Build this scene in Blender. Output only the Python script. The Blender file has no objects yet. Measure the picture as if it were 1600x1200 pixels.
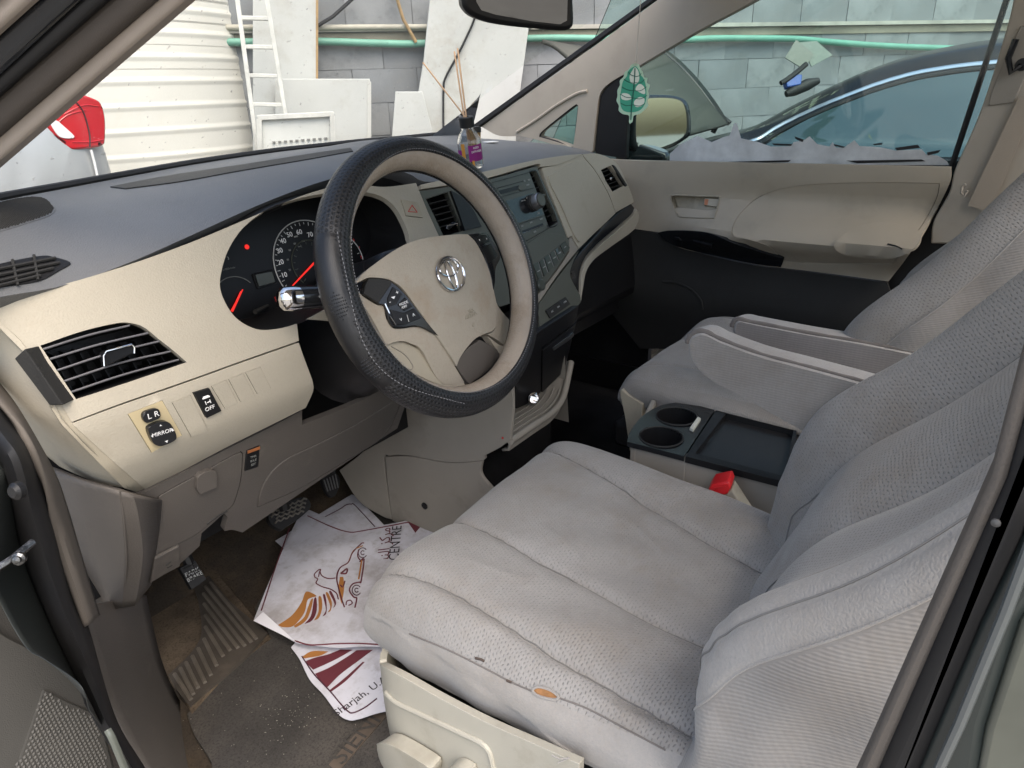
import bpy, math, random
import numpy as np
from mathutils import Vector as V, Matrix
from mathutils.bvhtree import BVHTree
from mathutils.geometry import delaunay_2d_cdt
random.seed(5); np.random.seed(5)
SC = bpy.context.scene; COL = SC.collection
R_ = math.radians

# ------------------------------------------------------------------ camera, world, sun, exposure
CPOS = V((-1.07641862, -0.63452426, 0.93665384)); FPX = 1048.785
YAW, PITCH, ROLL = R_(36.99503602), R_(23.49289176), R_(-2.2049734)
_f = V((math.cos(PITCH)*math.cos(YAW), math.cos(PITCH)*math.sin(YAW), -math.sin(PITCH)))
_r = V((math.sin(YAW), -math.cos(YAW), 0)); _u = _r.cross(_f)
CR = math.cos(ROLL)*_r + math.sin(ROLL)*_u; CU = -math.sin(ROLL)*_r + math.cos(ROLL)*_u; CF = _f
cam = bpy.data.cameras.new('camera'); camo = bpy.data.objects.new('camera', cam); COL.objects.link(camo)
mw = Matrix((CR, CU, -CF)).transposed().to_4x4(); mw.translation = CPOS
camo.matrix_world = mw
cam.sensor_width = 36; cam.lens = 36*FPX/1600; cam.clip_start = 0.02; cam.clip_end = 600
SC.camera = camo
SUN_AZ, SUN_EL = R_(205), R_(58)          # compass-like angle from +Y towards +X ; elevation
wd = bpy.data.worlds.new('World'); SC.world = wd; wd.use_nodes = True
nt = wd.node_tree; nt.nodes.clear()
sky = nt.nodes.new('ShaderNodeTexSky'); sky.sky_type = 'NISHITA'; sky.sun_disc = False
sky.sun_elevation = SUN_EL; sky.sun_rotation = SUN_AZ; sky.air_density = 1.2; sky.dust_density = 4.5; sky.ozone_density = 1.0
bg = nt.nodes.new('ShaderNodeBackground'); bg.inputs['Strength'].default_value = 0.15
wo = nt.nodes.new('ShaderNodeOutputWorld')
nt.links.new(sky.outputs[0], bg.inputs[0]); nt.links.new(bg.outputs[0], wo.inputs[0])
sl = bpy.data.lights.new('sun', 'SUN'); sl.energy = 1.0; sl.angle = R_(60); sl.color = (1, .95, .87)
so = bpy.data.objects.new('sun', sl); COL.objects.link(so)
sd = V((math.sin(SUN_AZ)*math.cos(SUN_EL), math.cos(SUN_AZ)*math.cos(SUN_EL), math.sin(SUN_EL)))
so.rotation_euler = sd.to_track_quat('Z', 'Y').to_euler(); so.location = (0, 0, 9)
SC.view_settings.view_transform = 'Standard'; SC.view_settings.look = 'None'
SC.view_settings.exposure = 1.28; SC.view_settings.gamma = 1
SC.cycles.max_bounces = 8; SC.cycles.diffuse_bounces = 5; SC.cycles.transparent_max_bounces = 12
SC.cycles.use_denoising = True

# ------------------------------------------------------------------ measuring in the photograph (1600 x 1200 pixels)
def ray(px, py):
    return (CF + CR*((px-800)/FPX) - CU*((py-600)/FPX))
def at(px, py, ax, v):
    d = ray(px, py); i = 'xyz'.index(ax); return CPOS + d*((v-CPOS[i])/d[i])
def atpl(px, py, P, N):
    d = ray(px, py); return CPOS + d*((P-CPOS).dot(N)/d.dot(N))
def depth(px, py, s):
    return CPOS + ray(px, py)*s

# ------------------------------------------------------------------ materials
MATS = {}
def mat(name, col, rough=.5, metal=0., grain=None, var=None, dirt=None, coat=0., spec=.5, trans=0., alpha=1., emit=None, weave=None, ior=1.45, sheen=0.):
    m = bpy.data.materials.new(name); m.use_nodes = True; t = m.node_tree; N = t.nodes; L = t.links
    b = N['Principled BSDF']; c4 = (*col, 1)
    b.inputs['Base Color'].default_value = c4; b.inputs['Roughness'].default_value = rough; b.inputs['Metallic'].default_value = metal
    b.inputs['Coat Weight'].default_value = coat; b.inputs['Coat Roughness'].default_value = .08
    b.inputs['Specular IOR Level'].default_value = spec; b.inputs['Transmission Weight'].default_value = trans; b.inputs['IOR'].default_value = ior
    b.inputs['Alpha'].default_value = alpha
    if sheen: b.inputs['Sheen Weight'].default_value = sheen
    if emit: b.inputs['Emission Color'].default_value = (*emit[0], 1); b.inputs['Emission Strength'].default_value = emit[1]
    tc = N.new('ShaderNodeTexCoord'); co = tc.outputs['Object']; colsock = None
    def noise(scale, detail=4, rough_=.6):
        n = N.new('ShaderNodeTexNoise'); n.inputs['Scale'].default_value = scale; n.inputs['Detail'].default_value = detail
        n.inputs['Roughness'].default_value = rough_; L.new(co, n.inputs['Vector']); return n
    def mix(fac, a, bcol):
        x = N.new('ShaderNodeMix'); x.data_type = 'RGBA'
        L.new(fac, x.inputs[0])
        if isinstance(a, tuple): x.inputs[6].default_value = (*a, 1)
        else: L.new(a, x.inputs[6])
        x.inputs[7].default_value = (*bcol, 1); return x.outputs[2]
    if var:                                    # (scale, amount): soft mottling
        n = noise(var[0]); r = N.new('ShaderNodeMapRange'); r.inputs[1].default_value = .35; r.inputs[2].default_value = .65
        L.new(n.outputs[0], r.inputs[0]); k = 1-var[1]
        colsock = mix(r.outputs[0], col, tuple(c*k for c in col))
    for dd in (dirt or []):                     # (scale, colour, amount, lo, hi)
        n = noise(dd[0], 6, .7); r = N.new('ShaderNodeMapRange'); r.inputs[1].default_value = dd[3]; r.inputs[2].default_value = dd[4]; r.inputs[4].default_value = dd[2]
        L.new(n.outputs[0], r.inputs[0]); colsock = mix(r.outputs[0], colsock if colsock is not None else col, dd[1])
    h = None
    if grain:
        n = noise(grain[0], 2, .5); h = n.outputs[0]; st, dist = grain[1], .001
    if weave:                                   # (size m, strength, kind, colour change): pattern laid out in the piece's own UV metres
        uv = N.new('ShaderNodeUVMap'); sx = N.new('ShaderNodeSeparateXYZ')
        L.new(uv.outputs[0], sx.inputs[0])
        def mth(op, a, b_=None):
            q = N.new('ShaderNodeMath'); q.operation = op
            for i, s in enumerate((a, b_)):
                if s is None: continue
                if isinstance(s, (int, float)): q.inputs[i].default_value = s
                else: L.new(s, q.inputs[i])
            return q.outputs[0]
        sz = weave[0]
        if weave[2] == 'dimple':
            jn = N.new('ShaderNodeTexNoise'); jn.inputs['Scale'].default_value = 95; jn.inputs['Detail'].default_value = 2; L.new(co, jn.inputs['Vector'])
            jv = N.new('ShaderNodeVectorMath'); jv.operation = 'SCALE'; jv.inputs[3].default_value = .0055; L.new(jn.outputs['Color'], jv.inputs[0])
            ja = N.new('ShaderNodeVectorMath'); L.new(uv.outputs[0], ja.inputs[0]); L.new(jv.outputs[0], ja.inputs[1])
            for lk in list(sx.inputs[0].links): L.remove(lk)
            L.new(ja.outputs[0], sx.inputs[0])
        if weave[2] in ('dimple', 'hole'):
            U = mth('DIVIDE', sx.outputs[0], sz); W = mth('DIVIDE', sx.outputs[1], sz*weave[4] if len(weave) > 4 else sz)
            row = mth('FLOOR', W); off = mth('MULTIPLY', mth('MODULO', row, 2.0), .5)
            fu = mth('SUBTRACT', mth('FRACT', mth('ADD', U, off)), .5); fw = mth('SUBTRACT', mth('FRACT', W), .5)
            d2 = mth('ADD', mth('MULTIPLY', fu, fu), mth('MULTIPLY', mth('MULTIPLY', fw, fw), 2.6 if weave[2] == 'dimple' else 1))
            r = N.new('ShaderNodeMapRange'); r.interpolation_type = 'SMOOTHSTEP'
            r.inputs[1].default_value = .012 if weave[2] == 'dimple' else .035; r.inputs[2].default_value = .11 if weave[2] == 'dimple' else .12
            L.new(d2, r.inputs[0]); hw = r.outputs[0]
        elif weave[2] == 'rib':
            a = mth('SINE', mth('MULTIPLY', sx.outputs[1], 2*math.pi/sz))
            b2 = mth('SINE', mth('MULTIPLY', sx.outputs[0], 2*math.pi/(sz*1.7)))
            hw = mth('ADD', mth('MULTIPLY', a, .35), mth('ADD', mth('MULTIPLY', b2, .15), .5))
        if weave[3]:
            inv = mth('MULTIPLY', mth('SUBTRACT', 1.0, hw), weave[3])
            if weave[2] == 'dimple':
                n2 = noise(9, 3); inv = mth('MULTIPLY', inv, mth('MULTIPLY', n2.outputs[0], 2.0))
            colsock = mix(inv, colsock if colsock is not None else col, tuple(c*.3 for c in col))
        h = hw if h is None else mth('ADD', mth('MULTIPLY', h, .35), hw); st, dist = weave[1], .0012
    if h is not None:
        bp = N.new('ShaderNodeBump'); bp.inputs['Strength'].default_value = st; bp.inputs['Distance'].default_value = dist
        L.new(h, bp.inputs['Height']); L.new(bp.outputs[0], b.inputs['Normal'])
    if colsock is not None: L.new(colsock, b.inputs['Base Color'])
    MATS[name] = m; return m

# ------------------------------------------------------------------ objects
def tag(o, label=None, cat=None, group=None, kind=None):
    if label: o['label'] = label
    if cat: o['category'] = cat
    if group: o['group'] = group
    if kind: o['kind'] = kind
    return o
def empty(name, loc, label, cat, group=None):
    o = bpy.data.objects.new(name, None); COL.objects.link(o); o.location = loc; o.empty_display_size = .05
    return tag(o, label, cat, group)
def wloc(o):
    p = V((0, 0, 0))
    while o is not None: p = p + o.location; o = o.parent
    return p
def link(o, parent=None):
    COL.objects.link(o)
    if parent is not None:
        o.parent = parent; o.location = o.location - wloc(parent)
    return o
def mesh(name, verts, faces, m, parent=None, smooth=True, angle=40, uvs=None, bevel=None, fmats=None, mats=None, bseg=2):
    me = bpy.data.meshes.new(name); me.from_pydata([tuple(v) for v in verts], [], faces)
    for mm in (mats or [m]): me.materials.append(mm)
    if fmats is not None: me.polygons.foreach_set('material_index', fmats)
    if uvs is not None:
        ul = me.uv_layers.new(name='UVMap'); li = np.zeros(len(me.loops), dtype=np.int32); me.loops.foreach_get('vertex_index', li)
        ul.data.foreach_set('uv', np.asarray(uvs, dtype=np.float32)[li].ravel())
    if smooth:
        me.polygons.foreach_set('use_smooth', [True]*len(me.polygons))
        if angle: me.set_sharp_from_angle(angle=R_(angle))
    me.update()
    o = bpy.data.objects.new(name, me); link(o, parent)
    if bevel:
        b = o.modifiers.new('bevel', 'BEVEL'); b.width = bevel; b.segments = bseg; b.limit_method = 'ANGLE'; b.angle_limit = R_(38); b.use_clamp_overlap = True
        b.harden_normals = False
    return o
class MB:
    """collects pieces of ONE mesh"""
    def __init__(s): s.v = []; s.f = []; s.mi = []
    def add(s, v, f, mi=0):
        k = len(s.v); s.v += [tuple(p) for p in v]; s.f += [tuple(i+k for i in q) for q in f]; s.mi += [mi]*len(f); return s
    def build(s, name, m, parent=None, **kw):
        if isinstance(m, (list, tuple)): return mesh(name, s.v, s.f, None, parent, mats=list(m), fmats=s.mi, **kw)
        return mesh(name, s.v, s.f, m, parent, **kw)
def cr(pts, n=8, closed=False):
    """Catmull-Rom through points (numpy rows); a point may be repeated for a sharp corner"""
    P = [np.asarray(p, float) for p in pts]; m = len(P); out = []
    rng = range(m) if closed else range(m-1)
    for i in rng:
        p1, p2 = P[i], P[(i+1) % m]
        p0 = P[(i-1) % m] if (closed or i > 0) else 2*p1-p2
        p3 = P[(i+2) % m] if (closed or i < m-2) else 2*p2-p1
        if np.allclose(p1, p2): continue
        if np.allclose(p0, p1): p0 = 2*p1-p2
        if np.allclose(p3, p2): p3 = 2*p2-p1
        for k in range(n):
            t = k/n
            out.append(.5*((2*p1)+(-p0+p2)*t+(2*p0-5*p1+4*p2-p3)*t*t+(-p0+3*p1-3*p2+p3)*t**3))
    if not closed: out.append(P[-1])
    return out
def tube_geo(pts, rad, n=8, cap=True, closed=False):
    P = [V(p) for p in pts]; m = len(P); v = []; f = []
    rr = rad if isinstance(rad, (list, tuple)) else [rad]*m
    T = []
    for i in range(m):
        a = P[(i-1) % m] if (closed or i > 0) else P[i]; b = P[(i+1) % m] if (closed or i < m-1) else P[i]
        T.append((b-a).normalized())
    X = T[0].orthogonal().normalized()
    for i in range(m):
        X = (X-T[i]*X.dot(T[i])).normalized(); Y = T[i].cross(X)
        for k in range(n):
            a = 2*math.pi*k/n; v.append(P[i]+(X*math.cos(a)+Y*math.sin(a))*rr[i])
    for i in range(m if closed else m-1):
        for k in range(n):
            a = i*n+k; b = i*n+(k+1) % n; j = ((i+1) % m)*n
            f.append((a, b, j+(k+1) % n, j+k))
    if cap and not closed:
        f.append(tuple(range(n))[::-1]); f.append(tuple((m-1)*n+k for k in range(n)))
    return v, f
def tube(name, pts, rad, m, parent=None, n=8, **kw):
    v, f = tube_geo(pts, rad, n); return mesh(name, v, f, m, parent, **kw)
def prism_geo(poly, off):
    """planar 3D polygon swept along off"""
    n = len(poly); P = [V(p) for p in poly]; o = V(off); v = P+[p+o for p in P]
    nn = V((0, 0, 0))
    for i in range(n): nn += (P[i]-P[0]).cross(P[(i+1) % n]-P[0])
    fl = nn.dot(o) > 0
    A = tuple(range(n)); B = tuple(range(n, 2*n))
    f = [A[::-1] if fl else A, B if fl else B[::-1]]
    for i in range(n):
        j = (i+1) % n; q = (i, j, n+j, n+i); f.append(q if fl else q[::-1])
    return v, f
def prism(name, poly, off, m, parent=None, bevel=None, **kw):
    v, f = prism_geo(poly, off); return mesh(name, v, f, m, parent, bevel=bevel, **kw)
def box_geo(c, X, Y, Z):
    """centre and three half-axis vectors"""
    c = V(c); X = V(X); Y = V(Y); Z = V(Z); v = [c+X*a+Y*b+Z*d for a in (-1, 1) for b in (-1, 1) for d in (-1, 1)]
    f = [(0, 1, 3, 2), (4, 6, 7, 5), (0, 4, 5, 1), (2, 3, 7, 6), (0, 2, 6, 4), (1, 5, 7, 3)]
    if X.cross(Y).dot(Z) < 0: f = [q[::-1] for q in f]
    return v, f
def box(name, c, X, Y, Z, m, parent=None, bevel=None, **kw):
    v, f = box_geo(c, X, Y, Z); return mesh(name, v, f, m, parent, bevel=bevel, **kw)
def lathe_geo(c, axis, prof, n=24, cap=True):
    """prof: (radius, height along axis)"""
    a = V(axis).normalized(); X = a.orthogonal().normalized(); Y = a.cross(X); c = V(c); v = []; f = []
    for r, h in prof:
        for k in range(n):
            t = 2*math.pi*k/n; v.append(c+a*h+(X*math.cos(t)+Y*math.sin(t))*r)
    m = len(prof)
    for i in range(m-1):
        for k in range(n):
            f.append((i*n+k, i*n+(k+1) % n, (i+1)*n+(k+1) % n, (i+1)*n+k))
    if cap: f.append(tuple(range(n))[::-1]); f.append(tuple((m-1)*n+k for k in range(n)))
    return v, f
def lathe(name, c, axis, prof, m, parent=None, n=24, cap=True, **kw):
    v, f = lathe_geo(c, axis, prof, n, cap); return mesh(name, v, f, m, parent, **kw)
def grid_geo(G, closed_u=False, flip=False):
    nr, nc = len(G), len(G[0]); v = [p for r in G for p in r]; f = []
    for i in range(nr-1):
        for j in range(nc if closed_u else nc-1):
            q = (i*nc+j, i*nc+(j+1) % nc, (i+1)*nc+(j+1) % nc, (i+1)*nc+j); f.append(q[::-1] if flip else q)
    return v, f

# ------------------------------------------------------------------ curved sheets and the panels cut from them
def inpoly(P, poly):
    x, y = P[:, 0], P[:, 1]; r = np.zeros(len(P), bool); n = len(poly); j = n-1
    for i in range(n):
        xi, yi = poly[i]; xj, yj = poly[j]
        if yi != yj:
            c = ((yi > y) != (yj > y)) & (x < (xj-xi)*(y-yi)/(yj-yi)+xi); r ^= c
        j = i
    return r
class Surf:
    def __init__(s, P):
        s.P = np.array([[tuple(q) for q in r] for r in P], float); s.nu, s.nv = s.P.shape[:2]
        s.Lu = np.linalg.norm(np.diff(s.P, axis=0), axis=2).sum(0).mean()/(s.nu-1)
        s.Lv = np.linalg.norm(np.diff(s.P, axis=1), axis=2).sum(1).mean()/(s.nv-1)
        vs = [V(q) for q in s.P.reshape(-1, 3)]; fs = []; nv = s.nv
        for i in range(s.nu-1):
            for j in range(nv-1):
                a = i*nv+j; fs += [(a, a+nv, a+nv+1), (a, a+nv+1, a+1)]
        s.bvh = BVHTree.FromPolygons(vs, fs)
        gu = np.gradient(s.P, axis=0); gv = np.gradient(s.P, axis=1); n = np.cross(gu, gv); n /= np.linalg.norm(n, axis=2)[..., None]+1e-12
        c = s.P[s.nu//2, nv//2]; 
        if np.dot(n[s.nu//2, nv//2], np.array(CPOS)-c) < 0: n = -n
        s.N = n
    def _uv(s, p, fi):
        q = fi//2; i, j = divmod(q, s.nv-1); P = s.P
        A = P[i, j]; p = np.array(p)
        if fi % 2 == 0: B, C_ = P[i+1, j], P[i+1, j+1]
        else: B, C_ = P[i+1, j+1], P[i, j+1]
        M = np.array([B-A, C_-A]).T; w, *_ = np.linalg.lstsq(M, p-A, rcond=None)
        if fi % 2 == 0: return (i+w[0]+w[1], j+w[1])
        return (i+w[0], j+w[0]+w[1])
    def hit(s, px, py):
        d = ray(px, py).normalized(); r = s.bvh.ray_cast(CPOS, d)
        if r[0] is None: return None
        u, v = s._uv(r[0], r[2]); return np.array([u*s.Lu, v*s.Lv])
    def near(s, px, py):
        h = s.hit(px, py)
        if h is None:
            d = ray(px, py).normalized(); best = None
            for k in range(40):
                p = CPOS+d*(.4+.05*k); q = s.bvh.find_nearest(p)
                if best is None or q[3] < best[0]: best = (q[3], q[0], q[2])
            print('  off the sheet:', px, py, round(best[0], 3)); u, v = s._uv(best[1], best[2]); h = np.array([u*s.Lu, v*s.Lv])
        return h
    def ev(s, Q):
        Q = np.atleast_2d(Q); u = np.clip(Q[:, 0]/s.Lu, 0, s.nu-1.0001); v = np.clip(Q[:, 1]/s.Lv, 0, s.nv-1.0001)
        i = u.astype(int); j = v.astype(int); a = (u-i)[:, None]; b = (v-j)[:, None]
        def bl(G): return G[i, j]*(1-a)*(1-b)+G[i+1, j]*a*(1-b)+G[i, j+1]*(1-a)*b+G[i+1, j+1]*a*b
        n = bl(s.N); n /= np.linalg.norm(n, axis=1)[:, None]; return bl(s.P), n
    def pos(s, px, py, lift=0.):
        p, n = s.ev(s.near(px, py)); return V(p[0]+n[0]*lift), V(n[0])
def ctrl(rows, nu=40, nv=40):
    """smooth sheet through rows of 3D control points (each row any length)"""
    def resample(pts, n):
        q = np.array(cr(pts, 12)); d = np.r_[0, np.cumsum(np.linalg.norm(np.diff(q, axis=0), axis=1))]
        t = np.linspace(0, d[-1], n); return np.array([np.interp(t, d, q[:, k]) for k in range(3)]).T
    Rw = [resample(r, nv) for r in rows]
    cols = [resample([Rw[i][j] for i in range(len(Rw))], nu) for j in range(nv)]
    return Surf(np.array(cols).transpose(1, 0, 2))
def fnsurf(fn, nu, nv):
    return Surf([[fn(i/(nu-1), j/(nv-1)) for j in range(nv)] for i in range(nu)])
def outline(S, pts, smooth=True, step=.006):
    """pixel outline -> points in the sheet's own metres; a pixel point with a third item is a sharp corner"""
    L = []
    for p in pts:
        L.append(p[:2]);
        if len(p) > 2 or not smooth: L.append(p[:2])
    q = cr(L, 10, True) if smooth else [np.array(p[:2], float) for p in pts]
    uv = np.array([S.near(*p) for p in q])
    out = []
    n = len(uv)
    for i in range(n):
        a, b = uv[i], uv[(i+1) % n]; d = np.linalg.norm(b-a)
        if d < 5e-4: continue
        k = max(1, int(d/step)) if not smooth else 1
        for t in range(k): out.append(a+(b-a)*t/k)
    # thin out
    res = [out[0]]
    for p in out[1:]:
        if np.linalg.norm(p-res[-1]) > (step*.35 if smooth else 4e-4): res.append(p)
    if np.linalg.norm(res[-1]-res[0]) < 4e-4: res.pop()
    return np.array(res)
def cutpanel(name, S, out, m, parent=None, holes=(), th=.006, h=.02, lift=0., bevel=.0012, uvs=False):
    """a panel of real thickness cut out of sheet S; out and holes are outlines in sheet metres"""
    lo, hi = out.min(0), out.max(0)
    gx = np.arange(lo[0]+h*.5, hi[0], h); gy = np.arange(lo[1]+h*.5, hi[1], h)
    g = np.array([(x, y) for x in gx for y in gy]) if len(gx) and len(gy) else np.zeros((0, 2))
    loops = [out]+list(holes)
    if len(g):
        k = inpoly(g, out)
        for q in holes: k &= ~inpoly(g, q)
        allb = np.vstack(loops)
        k &= np.array([np.min(np.hypot(*(allb-p).T)) > h*.35 for p in g])
        g = g[k]
    vc = []; ed = []
    for q in loops:
        b = len(vc); vc += [tuple(p) for p in q]; ed += [(b+i, b+(i+1) % len(q)) for i in range(len(q))]
    vc += [tuple(p) for p in g]
    r = delaunay_2d_cdt([V(p) for p in vc], ed, [], 0, 1e-6)
    vv = np.array([tuple(p) for p in r[0]]); tri = [tuple(f) for f in r[2]]
    cen = np.array([vv[list(f)].mean(0) for f in tri]); k = inpoly(cen, out)
    for q in holes: k &= ~inpoly(cen, q)
    tri = [t for t, kk in zip(tri, k) if kk]
    P, N = S.ev(vv)
    # orientation
    a, b, c = tri[0]; fl = np.dot(np.cross(P[b]-P[a], P[c]-P[a]), N[a]) < 0
    if fl: tri = [t[::-1] for t in tri]
    n = len(P); top = P+N*lift; bot = P+N*(lift-th)
    ec = {}
    for t in tri:
        for i in range(3):
            e = (t[i], t[(i+1) % 3]); ec[e] = 1
    F = list(tri)+[tuple(i+n for i in t[::-1]) for t in tri]
    for (i, j) in list(ec):
        if (j, i) not in ec: F.append((j, i, i+n, j+n))
    return mesh(name, np.vstack([top, bot]), F, m, parent, bevel=bevel, angle=35, uvs=np.vstack([vv, vv]) if uvs else None)
def panel(name, S, pts, m, parent=None, holes=(), smooth=True, step=.006, **kw):
    """outline and holes given as pixel outlines; a hole may be a dict(p=..., s=smooth)"""
    H = []
    for q in holes:
        if isinstance(q, np.ndarray): H.append(q)
        else: H.append(outline(S, q, smooth=not all(len(p) > 2 for p in q), step=step))
    return cutpanel(name, S, outline(S, pts, smooth, step), m, parent, holes=H, **kw)
def grow(poly, g):
    """offset a closed 2D outline outwards by g"""
    a = np.asarray(poly); ar = 0.5*np.sum(a[:, 0]*np.roll(a[:, 1], -1)-np.roll(a[:, 0], -1)*a[:, 1])
    t = np.roll(a, -1, 0)-np.roll(a, 1, 0); t /= np.linalg.norm(t, axis=1)[:, None]+1e-9
    n = np.stack([t[:, 1], -t[:, 0]], 1)*(1 if ar > 0 else -1); return a+n*g
def rect4(a, b, c, d):
    return [(*p, 1) for p in (a, b, c, d)]
def line_on(name, S, pts, r, m, parent=None, lift=0., n=6, smooth=True):
    pts = [p[:2] for p in pts]; q = cr(pts, 8) if smooth else pts
    return tube(name, [S.pos(p[0], p[1], lift)[0] for p in q], r, m, parent, n=n)
def text_at(txt, P, X, N, size, m, parent=None, ext=.0002, name='lettering', align='CENTER', shear=0.):
    """flat lettering at P, baseline along X, facing N"""
    c = bpy.data.curves.new(name, 'FONT'); c.body = txt; c.size = size; c.extrude = ext; c.align_x = align; c.align_y = 'CENTER'; c.shear = shear
    c.resolution_u = 3; c.materials.append(m); o = bpy.data.objects.new(name, c)
    N = V(N).normalized(); X = V(X); X = (X-N*X.dot(N)).normalized(); Y = N.cross(X)
    COL.objects.link(o)
    M = Matrix((X, Y, N)).transposed().to_4x4(); M.translation = V(P)
    if parent is not None:
        o.parent = parent; M.translation = V(P)-wloc(parent)
    o.matrix_local = M; return o
def text_on(txt, S, a, b, size, m, parent=None, lift=.0006, **kw):
    """lettering on sheet S centred between pixels a and b, running from a to b"""
    P, N = S.pos((a[0]+b[0])/2, (a[1]+b[1])/2, lift); A = S.pos(*a)[0]; B = S.pos(*b)[0]
    return text_at(txt, P, B-A, N, size, m, parent, **kw)
# ------------------------------------------------------------------ the materials of the place
beige = mat('beige plastic', (.42, .385, .312), .52, grain=(480, .45), var=(3, .08), dirt=[(14, (.31, .27, .20), .35, .58, .75), (260, (.33, .30, .24), .25, .5, .7)], spec=.35)
beige_d = mat('worn beige plastic', (.40, .36, .28), .5, grain=(700, .3), var=(5, .12), dirt=[(9, (.22, .19, .15), .5, .52, .7)], spec=.4)
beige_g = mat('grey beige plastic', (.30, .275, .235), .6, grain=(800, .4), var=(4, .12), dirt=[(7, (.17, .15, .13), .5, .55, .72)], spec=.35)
padm = mat('slate soft dash top', (.13, .135, .142), .45, grain=(600, .5), var=(5, .15), dirt=[(30, (.10, .10, .10), .35, .55, .75)], spec=.5)
taupe = mat('taupe plastic', (.105, .094, .084), .52, grain=(480, .5), var=(4, .1), dirt=[(16, (.2, .18, .15), .35, .58, .75)], spec=.4)
charcoal = mat('charcoal plastic', (.030, .0298, .029), .55, grain=(480, .4), var=(4, .15), spec=.25)
black = mat('black plastic', (.010, .010, .011), .42, grain=(900, .25), spec=.4)
glossb = mat('gloss black plastic', (.012, .013, .015), .16, spec=.5)
rubber = mat('black rubber', (.012, .012, .013), .6, var=(8, .2))
silver = mat('silver green fascia', (.098, .103, .086), .45, metal=.05, grain=(1500, .1), var=(5, .1), spec=.35)
chrome = mat('chrome', (.75, .75, .76), .12, metal=1)
dullmetal = mat('zinc', (.45, .45, .45), .4, metal=1, grain=(200, .5))
white_p = mat('white print', (.8, .8, .8), .5)
grey_p = mat('grey print', (.42, .43, .42), .5)
dim_p = mat('dim print', (.20, .21, .20), .5)
red_p = mat('red print', (.55, .03, .03), .5)
red_glow = mat('lit red pointer', (.5, .02, .02), .5, emit=((1, .03, .02), .35))
lcd = mat('dead display', (.045, .05, .04), .3)
leather = mat('black smooth leather', (.011, .0113, .013), .33, grain=(1100, .35), var=(20, .2), dirt=[(25, (.05, .05, .05), .3, .6, .8)], spec=.55)
perf = mat('black perforated leather', (.018, .0183, .020), .33, grain=(1100, .2), weave=(.0058, 1., 'hole', 1.25), spec=.55)
thread = mat('grey thread', (.22, .22, .23), .8)
tan = mat('tan grained leather', (.335, .285, .23), .38, grain=(330, .8), var=(9, .18), dirt=[(14, (.20, .15, .10), .6, .48, .68)], spec=.45)
hubm = mat('beige grained pad', (.40, .355, .285), .46, grain=(420, .5), var=(7, .1), dirt=[(11, (.29, .205, .125), .55, .5, .7), (240, (.26, .225, .17), .25, .5, .7)], spec=.4)
hubins = mat('brown grey insert', (.105, .092, .08), .5, grain=(900, .2))
fabric = mat('light grey velour', (.335, .322, .304), .95, grain=(430, .7), var=(5, .14), dirt=[(7, (.26, .235, .205), .6, .48, .68), (28, (.24, .22, .195), .35, .58, .74), (330, (.245, .242, .238), .5, .42, .66)], sheen=.25, spec=.1)
fabric_w = mat('light grey dimpled velour', (.326, .314, .297), .95, weave=(.0060, .8, 'dimple', .40, .72), grain=(430, .8), var=(5, .16), dirt=[(6, (.225, .196, .162), .7, .46, .67), (22, (.23, .21, .185), .4, .56, .72), (330, (.235, .232, .228), .5, .42, .66)], sheen=.25, spec=.1)
fabric_r = mat('grey ribbed side cloth', (.308, .294, .276), .95, weave=(.0040, .35, 'rib', .14), grain=(430, .6), var=(6, .16), dirt=[(7, (.225, .20, .175), .6, .47, .68), (330, (.235, .227, .22), .45, .42, .66)], sheen=.2, spec=.1)
fabric_d = mat('soiled grey cloth', (.17, .155, .145), .95, grain=(1300, .3), var=(12, .3), sheen=.2, spec=.1)
carpet = mat('brown grey carpet', (.065, .054, .043), 1., grain=(300, 1.), var=(9, .35), dirt=[(5, (.12, .087, .056), .6, .45, .62), (260, (.02, .017, .014), .7, .5, .68)], spec=.1)
carpet_k = mat('dark carpet', (.018, .018, .019), 1., grain=(700, 1.), var=(9, .3), spec=.1)
matm = mat('charcoal mat', (.066, .062, .058), 1., grain=(300, 1.), var=(10, .3), dirt=[(4, (.095, .085, .074), .6, .45, .6), (260, (.028, .026, .024), .75, .48, .66), (120, (.15, .14, .125), .5, .70, .78)], spec=.1)
rubbermat = mat('worn rubber heel pad', (.070, .060, .050), .7, grain=(400, .6), var=(14, .35), dirt=[(9, (.16, .13, .10), .6, .5, .7)])
paper = mat('paper', (.63, .635, .70), .8, grain=(34, .9), var=(6, .10), dirt=[(7, (.33, .31, .31), .8, .47, .66), (40, (.30, .28, .28), .55, .56, .72)], spec=.2)
ink_m = mat('maroon ink', (.12, .025, .035), .7); ink_o = mat('amber ink', (.36, .155, .04), .7); ink_d = mat('dark plum ink', (.06, .02, .035), .7); ink_k = mat('black ink', (.03, .025, .03), .7)
paint_g = mat('dark green grey car paint', (.020, .027, .026), .45, coat=.25, var=(3, .1))
doortrim = mat('grey door trim', (.062, .060, .055), .6, grain=(900, .4), var=(5, .15), dirt=[(12, (.17, .16, .145), .3, .58, .75)])
pillar_t = mat('taupe pillar cloth', (.33, .285, .245), .8, grain=(1300, .4), var=(6, .1))
pillar_d = mat('dark taupe jamb', (.115, .10, .086), .8, grain=(1000, .3), var=(6, .12))
pillar_b = mat('beige pillar trim', (.40, .36, .30), .7, grain=(1000, .3), var=(4, .1), dirt=[(7, (.30, .26, .21), .4, .55, .72)])
doorbeige = mat('beige door trim', (.435, .382, .30), .6, grain=(1000, .35), var=(4, .08), dirt=[(8, (.30, .27, .21), .4, .55, .72)])
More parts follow.
